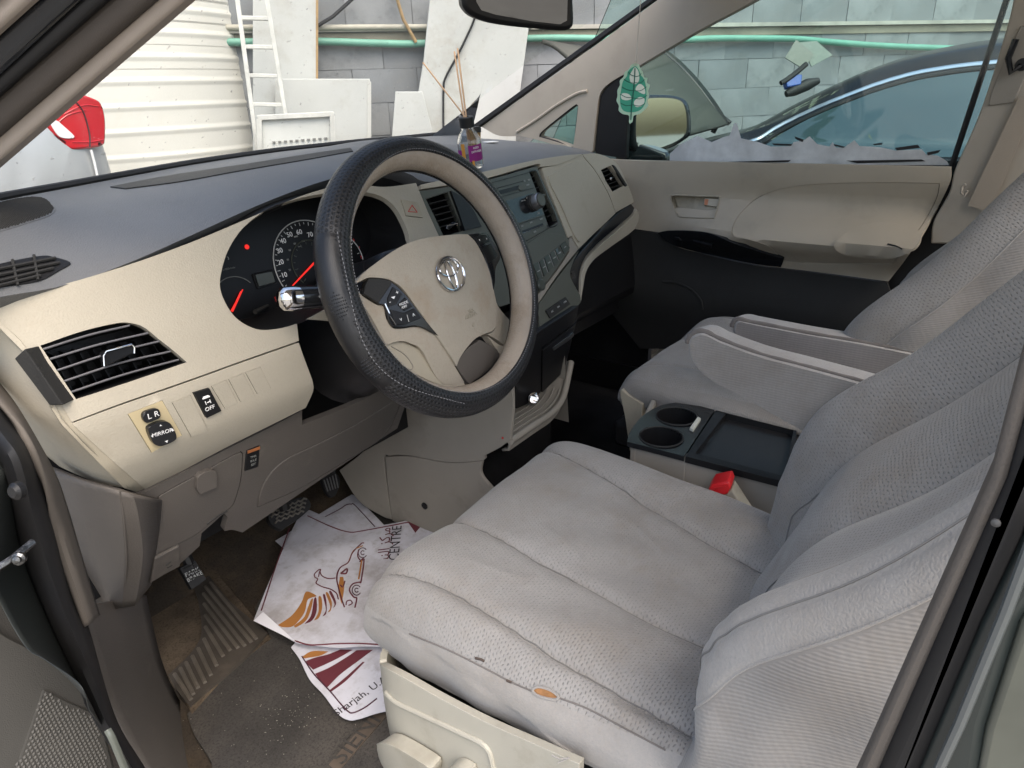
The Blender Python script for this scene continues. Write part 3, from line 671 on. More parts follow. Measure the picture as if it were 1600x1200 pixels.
# black drawer, socket and open pocket below
S_low = fnsurf(lambda u, v: (-.20+.5*u, .085+.10*(1-v)**1.2+.10*sstep(.62, 1, u), .16+.36*v), 30, 30)
dr = panel('drawer', S_low, [(846, 546, 1), (907, 498, 1), (905, 530), (893, 566, 1), (845, 612, 1)], black, dash, th=.012, lift=.004, bevel=.002, h=.03)
panel('drawer_handle', S_low, rect4((861, 542), (892, 518.5), (893, 522), (862, 546)), dullmetal, dr, smooth=False, th=.004, lift=.006, bevel=.0008)
panel('drawer_surround', S_low, [(800, 560, 1), (842, 516, 1), (905, 476, 1), (908, 497, 1), (845, 543, 1), (844, 613, 1), (806, 645, 1)], black, dash, th=.012, lift=.002, bevel=.002, h=.03)
P_, n_ = S_low.pos(825, 619, .002); P_ = P_+n_*.004
n_ = V((-.45, -.85, .25)).normalized(); P_ = P_+V((0, -.006, 0))
sk = lathe('power_socket', P_, n_, [(.013, 0), (.013, .006), (.010, .008), (.0095, -.01), (.0001, -.01)], chrome, dash, n=24, cap=False)
# ------------------------------------------------------------------ steering wheel
W0 = V((-.39, 0, .70)); TL = R_(21.463); WN = V((0, -math.cos(TL), math.sin(TL))); WU = V((0, math.sin(TL), math.cos(TL))); WX = V((1, 0, 0))
sw = empty('steering_wheel', W0, 'tan steering wheel in a black perforated leather cover with round emblem hub', 'steering wheel')
RW = .1755
def rimpt(th, ph, r, RR=RW):
    e = WX*math.cos(th)+WU*math.sin(th); return W0+e*(RR+r*math.cos(ph))+WN*(r*math.sin(ph))
nt_, np_ = 128, 20
v = [rimpt(2*math.pi*i/nt_, 2*math.pi*k/np_, .0205) for i in range(nt_) for k in range(np_)]
f = [(i*np_+k, ((i+1) % nt_)*np_+k, ((i+1) % nt_)*np_+(k+1) % np_, i*np_+(k+1) % np_) for i in range(nt_) for k in range(np_)]
mesh('rim', v, f, tan, sw)
def phmax(th):
    d = math.degrees(th) % 360
    return R_(lerp(d, (0, 40, 90, 140, 180, 235, 270, 310, 360), (94, 94, 98, 120, 128, 124, 112, 102, 94)))
def phlow(th): return R_(lerp(math.degrees(th) % 360, (0, 40, 80, 110, 150, 200, 360), (120, 136, 160, 165, 140, 120, 120)))
nt2, np2 = 300, 30
v = []; uv = []; f = []; fm = []
for i in range(nt2):
    th = 2*math.pi*i/nt2; hi_ = phmax(th); lo_ = -phlow(th)
    dgr = math.degrees(th) % 360
    for k in range(np2+1):
        t = k/np2; ph = lo_+(hi_-lo_)*t; e = min(1, t*np2/1.2, (1-t)*np2/1.2)
        r = .0208+.0030*math.sqrt(max(0, e)); 
        for s in (20, 151, 212, 333):           # joins of the leather sections
            r -= .0012*math.exp(-((dgr-s)/.55)**2)
        if 151 < dgr < 250:                    # wavy sewn insert on the inner side
            w_ = R_(62+16*math.sin(R_((dgr-151)*5.2))); r -= .0011*math.exp(-((ph-w_)/.06)**2)
        v.append(rimpt(th, ph, r)); uv.append((th*RW, ph*.0235))
m1 = np2+1
for i in range(nt2):
    dgr = 360*i/nt2
    for k in range(np2):
        a, b = i*m1+k, ((i+1) % nt2)*m1+k; f.append((a, b, b+1, a+1))
        th_ = 2*math.pi*i/nt2; ph = -phlow(th_)+(phmax(th_)+phlow(th_))*(k+.5)/np2
        p_ = 20 < dgr < 151 or 212 < dgr < 333
        if 151 <= dgr <= 250: p_ = p_ and ph > -.2 or ph > R_(62+16*math.sin(R_((dgr-151)*5.2)))
        fm.append(1 if p_ else 0)
cov = mesh('leather_cover', v, f, None, sw, mats=[leather, perf], fmats=fm, uvs=uv)
mb = MB()
for i in range(0, 260):                         # stitching along the inner edge of the cover
    a0 = 2*math.pi*i/260; a1 = a0+2*math.pi*.55/260; q = [rimpt(a, phmax(a)-.10, .0240) for a in (a0, a1)]
    v_, f_ = tube_geo(q, .0005, 4); mb.add(v_, f_)
for i in range(60):
    d0 = R_(151+i*1.65); d1 = d0+R_(.9); g_ = lambda d: R_(62+16*math.sin(R_((math.degrees(d)-151)*5.2)))+.09
    v_, f_ = tube_geo([rimpt(d, g_(d), .0240) for d in (d0, d1)], .0005, 4); mb.add(v_, f_)
mb.build('stitching', thread, cov)
# dimpled grip spots on the smooth leather
mb = MB()
for c_th, c_ph in ((178, 36), (203, 30)):
    for a in np.linspace(-9, 9, 9):
        for b in np.linspace(-26, 26, 9):
            if (a/9.2)**2+(b/27)**2 > 1: continue
            p = rimpt(R_(c_th+a*.55), R_(c_ph+b), .0237); nrm = (p-rimpt(R_(c_th+a*.55), 0, 0)).normalized(); X = nrm.orthogonal()*.0011; Y = nrm.cross(X)
            mb.add([p+X, p+Y, p-X, p-Y, p+nrm*.0009], [(0, 1, 4), (1, 2, 4), (2, 3, 4), (3, 0, 4)])
tag(mb.build('grip_dots', leather, cov), kind='stuff')

def hubh(a, b): return -.006-1.0*(a*a+b*b)
S_hub = fnsurf(lambda u, v: W0+WX*(-.2+.4*u)+WU*(-.2+.4*v)+WN*hubh(-.2+.4*u, -.2+.4*v), 50, 50)
S_spk = fnsurf(lambda u, v: W0+WX*(-.2+.4*u)+WU*(-.2+.4*v)+WN*(-.020-.35*((-.2+.4*u)**2+(-.2+.4*v)**2)), 40, 40)
S_deep = fnsurf(lambda u, v: W0+WX*(-.2+.4*u)+WU*(-.2+.4*v)+WN*(-.034), 10, 10)
pad_px = [(553, 443, 1), (568, 427), (585, 413), (610, 395), (635, 381), (660, 373), (684, 369), (715, 366), (731, 366, 1), (743, 378), (756, 402), (767, 431), (772, 456), (776, 476), (776, 498), (774, 511), (768, 518), (757, 522), (742, 530), (727, 547), (718, 561), (714, 572, 1), (699, 549), (682, 524), (655, 486), (632, 454), (618, 442), (605, 436), (590, 434), (575, 434), (562, 440)]
ap = panel('airbag_pad', S_hub, pad_px, hubm, sw, th=.022, h=.012, bevel=.0035)
bp_ = panel('left_switch_pod', S_hub, [(575, 436, 1), (591, 436), (605, 438), (617, 445), (633, 460), (656, 490), (685, 525, 1), (672, 518), (660, 512), (646, 509), (630, 511.5), (616, 511), (609, 504), (604, 488), (600, 477), (590, 474), (567, 460, 1), (570, 446)], glossb, sw, th=.016, lift=.0006, bevel=.002, h=.012)
panel('pod_cap', S_hub, [(575, 436, 1), (591, 436), (605, 438), (612, 442, 1), (590, 474, 1), (567, 460, 1), (570, 446)], charcoal, bp_, th=.01, lift=.003, bevel=.003, h=.012)
for q, nm in (([(605, 466, 1), (613, 449, 1), (627, 460, 1), (618, 476, 1), (606, 480, 1)], 'volume_key'), ([(621, 476, 1), (632, 465, 1), (643, 479, 1), (631, 486, 1)], 'mode_key'), ([(609, 484, 1), (630, 489, 1), (646, 482, 1), (657, 497, 1), (632, 507, 1), (617, 507, 1)], 'seek_key')):
    panel(nm, S_hub, q, black, bp_, smooth=False, th=.004, lift=.0022, bevel=.0008)
for s, x, y, z in (('+', 619, 458, .009), ('-', 607.5, 472, .009), ('MODE', 629, 474.5, .0052), ('/OFF', 630, 480, .0046), ('v', 624.5, 499, .008), ('^', 645, 494, .010)):
    text_on(s, S_hub, (x-3, y+1.2), (x+3, y-1.2), z, white_p, bp_, lift=.0030)
line_on('divider_mark', S_hub, [(634, 492), (637, 503)], .0006, grey_p, bp_, lift=.003, smooth=False)
mesh('speaker_mark', [S_hub.pos(a, b, .003)[0] for a, b in ((609, 465), (616, 463), (614, 468))], [(0, 1, 2)], white_p, bp_, smooth=False)
for a, b in (((600, 475), (607, 490)), ((608, 494), (617, 508))): line_on('pod_accent', S_hub, [a, b], .0014, chrome, bp_, lift=.002, smooth=False)
rp = panel('right_switch_pod', S_hub, [(734, 366, 1), (746, 364), (755, 363), (765, 370), (779, 393), (781, 404), (774, 420), (773, 440), (771, 455, 1), (766, 429), (757, 402), (744, 377)], glossb, sw, th=.016, lift=.0006, bevel=.002, h=.012)
for q, nm in ((((741, 369), (759, 367), (764, 378), (748, 384)), 'phone_key'), (((750, 388), (765, 381), (776, 401), (762, 412)), 'cruise_key')):
    panel(nm, S_hub, rect4(*q), black, rp, smooth=False, th=.004, lift=.002, bevel=.0008)
for x, y in ((747, 376), (758, 374)):
    P, N = S_hub.pos(x, y, .0026); lathe('key_mark', P, N, [(.0014, 0), (.0014, .0004), (.0001, .0005)], white_p, rp, n=10)
spoke = [(552, 444, 1), (568, 461), (590, 475), (601, 478), (606, 498), (616, 512), (632, 513), (658, 511), (684, 526), (714, 573, 1), (729, 598, 1), (692, 598), (662, 548), (645, 537), (630, 533), (615, 536), (606, 540, 1), (583, 497), (560, 462)]
panel('lower_spoke', S_hub, spoke, tan if False else hubm, sw, th=.02, lift=-.004, bevel=.005, h=.012)
pk = panel('spoke_pocket', S_spk, [(602, 538, 1), (617, 533), (632, 533), (650, 541), (664, 552), (696, 603, 1), (668, 592), (630, 570), (608, 548)], beige_d, sw, th=.006, lift=-.004, h=.014)
line_on('mould_ring', S_spk, [(614, 541), (634, 553), (647, 570), (645, 577), (636, 575)], .0008, beige_g, pk, lift=-.0035)
panel('right_spoke', S_hub, [(774, 456, 1), (780, 476), (790, 490), (799, 501), (804, 519), (799, 531), (790, 539, 1), (778, 530), (764, 522, 1), (772, 519), (777, 510), (779, 492)], hubm, sw, th=.02, lift=-.003, bevel=.004, h=.012)
panel('bottom_ring_web', S_spk, [(689, 594, 1), (729, 597, 1), (738, 606), (760, 592), (780, 574), (788, 556), (783, 548, 1), (766, 524, 1), (792, 540), (806, 518), (815, 540), (800, 590), (765, 622), (725, 632), (690, 625), (640, 600), (608, 560), (600, 541, 1), (630, 570), (668, 592)], hubm, sw, th=.012, lift=-.006, bevel=.003, h=.012)
panel('bottom_insert', S_hub, [(752, 531, 1), (768, 539), (782, 549), (786, 556), (777, 573), (762, 588), (740, 604, 1), (728, 592), (714, 572, 1), (720, 560), (732, 545)], hubins, sw, th=.016, lift=-.002, bevel=.003, h=.012)
panel('insert_gap', S_spk, [(786, 556, 1), (790, 563), (780, 580), (762, 596), (742, 606, 1), (738, 600, 1), (770, 575)], black, sw, th=.004, lift=-.003)
box('hub_back', W0-WN*.065, WX*.055, WU*.06, WN*.03, black, sw, bevel=.012)
# emblem
EC, EN = S_hub.pos(702.5, 428.5, .0005); EX = (WX-EN*WX.dot(EN)).normalized(); EY = EN.cross(EX)
em = lathe('emblem', EC-EN*.001, EN, [(.0275, 0), (.0275, .0012), (.001, .0014)], hubm, sw, n=40)
def ell(cx, cy, a, b, r, nm):
    v, f = tube_geo([EC+EX*(cx+a*math.cos(t))+EY*(cy+b*math.sin(t))+EN*.002 for t in np.linspace(0, 2*math.pi, 48, endpoint=False)], r, 8, closed=True); return mesh(nm, v, f, chrome, em)
ell(0, 0, .0285, .0245, .0022, 'emblem_ring'); ell(0, .0085, .0205, .0115, .0017, 'emblem_oval'); ell(0, -.002, .0075, .0210, .0017, 'emblem_oval')
text_on('SRS', S_hub, (730, 489), (741, 483.5), .0095, beige_d, ap, lift=.0006, ext=.0004); text_on('AIRBAG', S_hub, (727, 496.5), (744, 489.5), .0085, beige_d, ap, lift=.0006, ext=.0004)
P, N = S_hub.pos(739, 507, .0004); lathe('seat_mark', P, N, [(.0035, 0), (.003, .0006), (.0001, .0007)], beige_d, ap, n=10)

# ------------------------------------------------------------------ column shroud, stalks, knee panels (parts of the dashboard)
ax_ = WN
def ring(d, rx, rz, dz=0., n=28): return [W0-WN*d+WX*(rx*math.cos(t))+WU*(dz+rz*math.sin(t)) for t in np.linspace(0, 2*math.pi, n, endpoint=False)]
Rg = [ring(.068, .045, .045), ring(.07, .066, .062, -.006), ring(.10, .074, .072, -.012), ring(.15, .084, .085, -.02), ring(.20, .092, .10, -.03), ring(.27, .10, .11, -.04)]
v, f = grid_geo(Rg, True, True); f.append(tuple(range(28))); col_ = mesh('column_shroud', v, f, black, dash)
st0 = W0-WN*.095+WX*-.045+WU*.012; tip = at(446, 467, 'y', .10)
dv_ = (tip-st0).normalized(); L_ = (tip-st0).length
stk = MB(); v_, f_ = lathe_geo(st0, dv_, [(.010, 0), (.010, L_*.35), (.0135, L_*.42), (.0150, L_*.5), (.0155, L_*.86), (.0150, L_*.9), (.0001, L_*.9)], 24); stk.add(v_, f_)
stalk = stk.build('light_stalk', glossb, dash)
lathe('stalk_cap', st0, dv_, [(.0160, L_*.88), (.0165, L_*.95), (.0150, L_+.004), (.009, L_+.010), (.0001, L_+.0115)], chrome, stalk, n=28)
lathe('stalk_ring', st0, dv_, [(.0153, L_*.62), (.0160, L_*.63), (.0160, L_*.66), (.0153, L_*.67)], black, stalk, n=28)
for d_, s in ((.73, '*'), (.57, '-O')):
    nn_ = (CPOS-st0); nn_ = (nn_-dv_*nn_.dot(dv_)).normalized(); text_at(s, st0+dv_*L_*d_+nn_*.0158, -dv_.cross(nn_), nn_, .008, grey_p, stalk)
tube('wiper_stalk', [W0-WN*.095+WX*.05+WU*.01, W0-WN*.09+WX*.12+WU*.02, W0-WN*.085+WX*.165+WU*.03], [.009, .011, .012], glossb, dash, n=16)

def y_knee(x, z): return lerp(z, (.22, .30, .38, .45, .52, .58, .64), (.30, .245, .205, .178, .162, .160, .165))
S_knee = fnsurf(lambda u, v: (-1.0+1.1*u, y_knee(0, .22+.42*v), .22+.42*v), 40, 30)
swk = rect4((385, 704), (405, 696), (403, 729), (382, 736)); doorp = [(248, 776, 1), (270, 763), (320, 736), (370, 709), (377, 708), (378, 714), (376, 745), (370, 770), (362, 790), (345, 803), (300, 838), (240, 866, 1), (245, 820)]
cov_ = [(403, 792, 1), (408, 765), (424, 738), (450, 716), (500, 692), (560, 661), (630, 618, 1), (612, 662), (590, 690), (540, 720), (470, 762)]
oA, oB, oC = outline(S_knee, swk, False), outline(S_knee, doorp), outline(S_knee, cov_)
kp = [(205, 772, 1), (228, 768), (350, 704), (420, 669), (472, 641, 1), (472, 664, 1), (556, 630), (606, 602), (645, 585, 1), (636, 625, 1), (621, 669, 1), (500, 750, 1), (379, 832, 1), (363, 828), (350, 830, 1), (356, 808, 1), (350, 802, 1), (315, 833, 1), (312, 853, 1), (277, 885, 1), (235, 911, 1), (238, 866), (248, 800), (240, 780)]
panel('knee_panel', S_knee, kp, taupe, dash, holes=[grow(oA, .0008), grow(oB, .0016), grow(oC, .0016)], th=.01, bevel=.0018, h=.02)
cd = cutpanel('coin_box_door', S_knee, oB, taupe, dash, th=.01, lift=.0008, bevel=.0018)
panel('door_tab', S_knee, [(303, 743, 1), (310, 736), (325, 731), (333, 734), (333, 757, 1), (308, 768, 1), (303, 760)], taupe, cd, th=.012, lift=.008, bevel=.003)
cutpanel('cover_panel', S_knee, oC, taupe, dash, th=.01, lift=.0004, bevel=.0018)
ks = cutpanel('timer_switch', S_knee, oA, black, dash, th=.012, lift=.001, bevel=.001)
panel('switch_top', S_knee, rect4((386, 704), (405, 697), (405, 701), (386, 708)), mat('amber lamp', (.35, .13, .05), .4), ks, smooth=False, th=.003, lift=.002)
for s, y in (('TMR', 713), ('IDLE', 719), ('SET', 725)): text_on(s, S_knee, (389, y+2), (401, y-2), .0052, dim_p, ks, lift=.0014)
panel('fuse_lid', S_knee, [(240, 870, 1), (278, 850, 1), (279, 882, 1), (234, 906, 1)], taupe, dash, th=.008, lift=.004, bevel=.0015)
for a, b in (((256, 880), (264, 874)), ((258, 884), (266, 880))): line_on('latch_mark', S_knee, [a, b], .0008, charcoal, dash, lift=.0045, smooth=False)
line_on('panel_crease', S_knee, [(322, 818), (338, 806), (354, 798)], .0015, charcoal, dash, lift=.001)
S_cowl = ctrl([[at(62, 722, 'y', .26), at(130, 750, 'y', .185), at(188, 767, 'y', .140), at(208, 773, 'y', .142), at(250, 781, 'y', .170)],
               [at(84, 790, 'y', .28), at(140, 805, 'y', .20), at(192, 815, 'y', .152), at(214, 816, 'y', .152), at(247, 815, 'y', .182)],
               [at(112, 860, 'y', .31), at(158, 872, 'y', .235), at(195, 876, 'y', .185), at(218, 873, 'y', .18), at(241, 860, 'y', .205)],
               [at(147, 957, 'y', .36), at(176, 950, 'y', .29), at(203, 946, 'y', .25), at(222, 935, 'y', .24), at(234, 912, 'y', .25)]], 24, 24)
def cowl_row(t):
    q = [cr([at(a, b, 'y', c) for a, b, c in col], 12) for col in (((70, 728, .24), (84, 790, .27), (112, 860, .31), (148, 957, .36)), ((128, 750, .195), (140, 805, .212), (158, 872, .245), (174, 952, .30)), ((187, 766, .142), (193, 815, .155), (197, 876, .19), (193, 947, .255)), ((206, 771, .140), (216, 815, .150), (221, 873, .178), (210, 944, .24)), ((250, 780, .166), (247, 815, .180), (241, 860, .203), (234, 912, .245)))]
    return [V(c[min(len(c)-1, int(round(t*(len(c)-1))))]) for c in q]
v, f = grid_geo([cowl_row(i/24) for i in range(25)]); cs = mesh('cowl_side', v, f, taupe, dash, angle=9); so_ = cs.modifiers.new('thick', 'SOLIDIFY'); so_.thickness = .006; so_.offset = 0
for q in ([(187, 766), (194, 815), (198, 880), (193, 947)], [(206, 771), (220, 815), (224, 870), (210, 944)]):
    line_on('crease', S_cowl, q, .0012, taupe, cs, lift=.0003)

# lower centre column: grey beige side and the open pocket
S_cs = ctrl([[at(520, 690, 'x', -.30), at(600, 640, 'x', -.20), at(700, 600, 'x', -.155), at(812, 560, 'x', -.12)],
             [at(520, 745, 'x', -.30), at(610, 700, 'x', -.21), at(700, 660, 'x', -.16), at(806, 600, 'x', -.12)],
             [at(560, 775, 'x', -.27), at(620, 760, 'x', -.20), at(700, 720, 'x', -.155), at(797, 690, 'x', -.11)],
             [at(606, 812, 'x', -.22), at(640, 806, 'x', -.19), at(700, 790, 'x', -.155), at(757, 714, 'x', -.13)]], 24, 24)
S_cs2 = fnsurf(lambda u, v: (-.224-.12*max(0, (.15+.75*u-.45))**1.3*1.5+.03*(1-u), .03+.82*u, -.06+.56*v), 30, 30)
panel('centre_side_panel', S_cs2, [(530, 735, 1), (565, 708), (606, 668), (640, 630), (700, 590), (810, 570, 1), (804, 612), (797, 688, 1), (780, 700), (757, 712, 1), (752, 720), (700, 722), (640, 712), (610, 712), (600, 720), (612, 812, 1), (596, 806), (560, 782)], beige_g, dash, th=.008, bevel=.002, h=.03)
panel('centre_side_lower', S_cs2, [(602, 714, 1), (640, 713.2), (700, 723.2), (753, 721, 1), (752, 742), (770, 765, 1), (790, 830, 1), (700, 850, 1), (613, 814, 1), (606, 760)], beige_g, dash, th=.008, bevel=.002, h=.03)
P, N = S_cs2.pos(664, 790, .001); lathe('trim_clip', P, N, [(.008, 0), (.008, .002), (.005, .003), (.004, .001), (.0001, .001)], black, dash, n=16)
P, N = S_cs2.pos(786, 684, .001); lathe('trim_dot', P, N, [(.0022, 0), (.002, .001), (.0001, .0012)], red_p, dash, n=10)
# pocket: a moulded tray with floor, right wall, rim
t0 = [at(a, b, 'y', c) for a, b, c in ((797, 689, .045), (840, 660, .06), (862, 645, .07), (877, 626, .085), (884, 605, .10), (892, 566, .125))]
prismz = [p+V((0, .16, 0)) for p in t0]
rim_ = [V(p) for p in cr(t0, 8)]
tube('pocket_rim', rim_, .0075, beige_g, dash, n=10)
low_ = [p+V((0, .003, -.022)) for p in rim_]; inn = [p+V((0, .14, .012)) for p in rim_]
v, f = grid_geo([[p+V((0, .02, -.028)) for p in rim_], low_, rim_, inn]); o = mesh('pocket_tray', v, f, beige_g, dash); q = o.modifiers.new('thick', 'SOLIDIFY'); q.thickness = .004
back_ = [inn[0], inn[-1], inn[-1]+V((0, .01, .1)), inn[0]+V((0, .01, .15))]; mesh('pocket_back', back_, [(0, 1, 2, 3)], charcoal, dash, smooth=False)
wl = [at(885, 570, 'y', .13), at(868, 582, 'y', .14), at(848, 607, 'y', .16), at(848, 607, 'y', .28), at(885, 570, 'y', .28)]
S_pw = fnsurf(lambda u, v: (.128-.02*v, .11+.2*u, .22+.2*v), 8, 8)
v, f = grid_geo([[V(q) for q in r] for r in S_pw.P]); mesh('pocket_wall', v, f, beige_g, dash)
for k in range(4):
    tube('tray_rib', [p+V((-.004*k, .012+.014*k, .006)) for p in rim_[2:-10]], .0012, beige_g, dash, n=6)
# black bulk behind and under everything
mbk = MB()
mbk.add(*box_geo((-.05, .58, .50), (.80, 0, 0), (0, .28, 0), (0, 0, .20)))
mbk.build('carcass', black, dash, smooth=False)
box('passenger_lower_cover', (.52, .36, .44), (.36, 0, 0), (0, .10, -.02), (0, .02, .10), black, dash, bevel=.03)
box('tunnel_cover', (.02, .36, .14), (.13, 0, 0), (0, .20, 0), (0, 0, .16), carpet_k, dash, bevel=.03)
# ------------------------------------------------------------------ floor, heel pad, mat, papers, pedals
van = empty('minivan', (-.05, -.4, -.45), 'grey green minivan whose open cabin frames the view, with pillars, sill and windscreen', 'minivan')
S_floor = fnsurf(lambda u, v: (-.95+1.9*u, -1.2+2.3*v, 0 if v < .74 else (v-.74)**1.3*1.3), 30, 60)
v, f = grid_geo([[V(q) for q in r] for r in S_floor.P], flip=True); mesh('floor_carpet', v, f, carpet, van)
mesh('passenger_carpet', [(-.08, -.7, .004), (.86, -.7, .004), (.86, .55, .004), (-.08, .55, .004)], [(0, 1, 2, 3)], carpet_k, van, smooth=False)
Smt = fnsurf(lambda u, v: (-.95+1.0*u, -.5+1.4*v, .012 if v < .80 else .012+(v-.80)*.35), 20, 40)
fm_ = empty('floor_mat', (-.5, .3, .01), 'charcoal carpet floor mat with a worn ribbed rubber heel pad, in the driver footwell', 'floor mat')
panel('mat_carpet', Smt, [(398, 950, 1), (440, 880), (520, 800), (600, 800, 1), (700, 800, 1), (700, 1300, 1), (360, 1260), (330, 1190), (305, 1150), (292, 1116, 1), (360, 1045), (424, 998, 1)], matm, fm_, th=.008, h=.03, bevel=.003)
panel('carpet_border', Smt, [(228, 920, 1), (262, 905), (300, 888), (312, 862, 1), (360, 920), (424, 997, 1), (360, 1050), (300, 1116, 1), (285, 1090), (259, 1058, 1), (240, 1000)], mat('rusty brown carpet', (.115, .09, .066), 1., grain=(300, 1.), var=(7, .4), dirt=[(6, (.165, .128, .09), .7, .45, .62), (260, (.03, .022, .015), .7, .5, .68)], spec=.1), fm_, th=.008, h=.03, lift=.002)
hp = panel('heel_pad', Smt, [(303, 918, 1), (325, 900, 1), (362, 944), (419, 992, 1), (385, 1030), (298, 1107, 1), (280, 1085), (264, 1058, 1), (290, 1034), (308, 1012), (316, 990), (312, 950)], rubbermat, fm_, th=.01, h=.02, lift=.006, bevel=.003)
ribm = mat('rib rubber', (.15, .132, .11), .6, grain=(400, .5), var=(14, .35))
for a, b in (((330, 915), (402, 1003)), ((322, 921), (394, 1008)), ((319, 932), (384, 1014)), ((320, 948), (373, 1017)), ((322, 966), (361, 1021)), ((322, 984), (350, 1030)), ((320, 1003), (340, 1045)), ((311, 1018), (331, 1060)), ((302, 1030), (322, 1072)), ((292, 1040), (311, 1080)), ((283, 1049), (304, 1090)), ((274, 1058), (300, 1098))):
    line_on('rib', Smt, [a, b], .0036, ribm, hp, lift=.0075, smooth=False)
sn = panel('name_badge', Smt, [(514, 1196, 1), (600, 1096, 1), (618, 1104, 1), (528, 1207, 1)], mat('worn badge', (.11, .085, .065), .8, var=(30, .3)), fm_, smooth=False, th=.004, lift=.002)
text_on('SIENNA', Smt, (516, 1203), (632, 1070), .042, matm, sn, lift=.0032)
for (x, y, c, s, n) in ((455, 1115, .03, .0007, 70), (480, 1090, .12, .0006, 60), (340, 1130, .08, .0006, 30)):
    mb = MB(); p0 = Smt.pos(x, y, .001)[0]
    for k in range(n):
        p = p0+V((random.gauss(0, c), random.gauss(0, c*.7), random.random()*.0005)); r = s*random.uniform(.4, 1.2); mb.add(*box_geo(p, (r, random.uniform(-r, r), 0), (0, r*.7, 0), (0, 0, r*.4)))
    tag(mb.build('grit', mat('pale grit', (.24, .225, .195), .9), fm_, smooth=False), kind='stuff')

# papers: printed workshop floor protectors lying over each other
def flutter(a, b, k):
    z = .0035*math.sin(9*a+k)*math.cos(7*b+1.3*k)+.004*math.sin(4*b+k*2)
    for ca, cb, c0, am in ((.8, .6, .62, .0045), (-.5, .86, .12, .004), (.95, -.3, .30, .0035), (.25, .97, .48, .003)): z += am*max(0, 1-abs(ca*a+cb*b-c0-.05*k*.2)/.035)
    return z
def psurf(z, k, tx=0., ty=0.): return fnsurf(lambda u, v: (-.85+.9*u, .0+.85*v, z+flutter(.9*u, .85*v, k)+tx*(u-.5)+ty*(v-.5)+max(0, v-.72)*.2), 60, 60)
Sp1, Sp2, Sp3 = psurf(.050, 1), psurf(.036, 2.2), psurf(.028, 3.7)
pp2 = tag(panel('paper_mat', Sp2, [(430, 845, 1), (545, 775, 1), (556, 776), (600, 820, 1), (640, 870, 1), (560, 960, 1)], paper, None, th=.0006, h=.025, bevel=None), 'white paper floor protector mostly hidden, corner poking out beside the accelerator', 'paper', 'paper floor protectors')
line_on('border_line', Sp2, [(500, 812), (530, 796), (541, 789), (549, 788), (556, 791), (595, 833)], .0011, ink_d, pp2, lift=.0004)
pp3 = tag(panel('paper_mat', Sp3, [(455, 1012, 1), (480, 985, 1), (640, 960, 1), (680, 1100, 1), (600, 1112), (562, 1123), (545, 1125), (528, 1115), (505, 1085), (484, 1062), (468, 1030)], paper, None, th=.0006, h=.025, bevel=None), 'soiled paper floor protector with maroon rays, partly under the driver seat', 'paper', 'paper floor protectors')
pp1 = tag(panel('paper_mat', Sp1, [(484, 797, 1), (530, 817), (560, 829), (590, 822), (640, 812), (690, 795, 1), (700, 900, 1), (650, 1013, 1), (575, 1010), (530, 1012), (505, 1010), (470, 1006), (460, 1003, 1), (420, 980), (396, 970, 1), (418, 915), (446, 850), (470, 800, 1)], paper, None, th=.0006, h=.025, bevel=None), 'creased paper floor protector printed with a winged car, topmost on the footwell mat', 'paper', 'paper floor protectors')
def S2(pts, ox=380, oy=750, s=3.159): return [(ox+p[0]/s, oy+p[1]/s, *p[2:]) for p in pts]
def ink(nm, S, pts, m, par, **k): return panel(nm, S, S2(pts), m, par, th=.0003, lift=.0009, bevel=None, h=.03, step=.004, **k)
def stroke(S, pts, r, m, par): return line_on('print_line', S, S2(pts), r, m, par, lift=.0006)
line_on('border_line', Sp1, S2([(90, 645), (150, 460), (228, 240)]), .0013, ink_m, pp1, lift=.0006)
line_on('border_line', Sp1, S2([(318, 178), (420, 225), (520, 258), (600, 250), (760, 220), (840, 205)]), .0013, ink_m, pp1, lift=.0006)
line_on('border_line', Sp1, S2([(255, 795), (330, 815), (450, 810), (560, 808), (700, 815)]), .0013, ink_m, pp1, lift=.0006)
# wing
ink('wing_feather', Sp1, [(172, 718, 1), (240, 670), (285, 610), (305, 560), (318, 552), (345, 562), (365, 575, 1), (330, 585), (316, 600), (300, 660), (250, 720), (200, 728)], ink_o, pp1)
for k, (pts, m_) in enumerate((([(250, 722, 1), (300, 680), (320, 630), (335, 592), (345, 590), (335, 640), (310, 695), (262, 728)], ink_o), ([(303, 712, 1), (335, 670), (350, 590), (362, 588), (362, 650), (340, 695)], ink_m), ([(350, 695, 1), (372, 650), (372, 580), (386, 582), (390, 630), (375, 680)], ink_o), ([(392, 675, 1), (408, 640), (394, 572), (404, 568), (412, 610), (410, 660)], ink_m), ([(418, 655, 1), (430, 625), (408, 562), (420, 560), (438, 605), (432, 645)], ink_o), ([(445, 632, 1), (450, 610), (425, 556), (436, 552), (458, 600), (455, 622)], ink_m))):
    ink('wing_feather', Sp1, pts, m_, pp1)
# head and neck of the winged figure
for q in ([(470, 590), (460, 560), (430, 540), (395, 530), (370, 518), (360, 508), (368, 490), (355, 482), (352, 465), (372, 445), (382, 442)], [(382, 442), (380, 455), (390, 475), (420, 487), (455, 485)], [(372, 480), (376, 460), (382, 445)]): stroke(Sp1, q, .0012, ink_m, pp1)
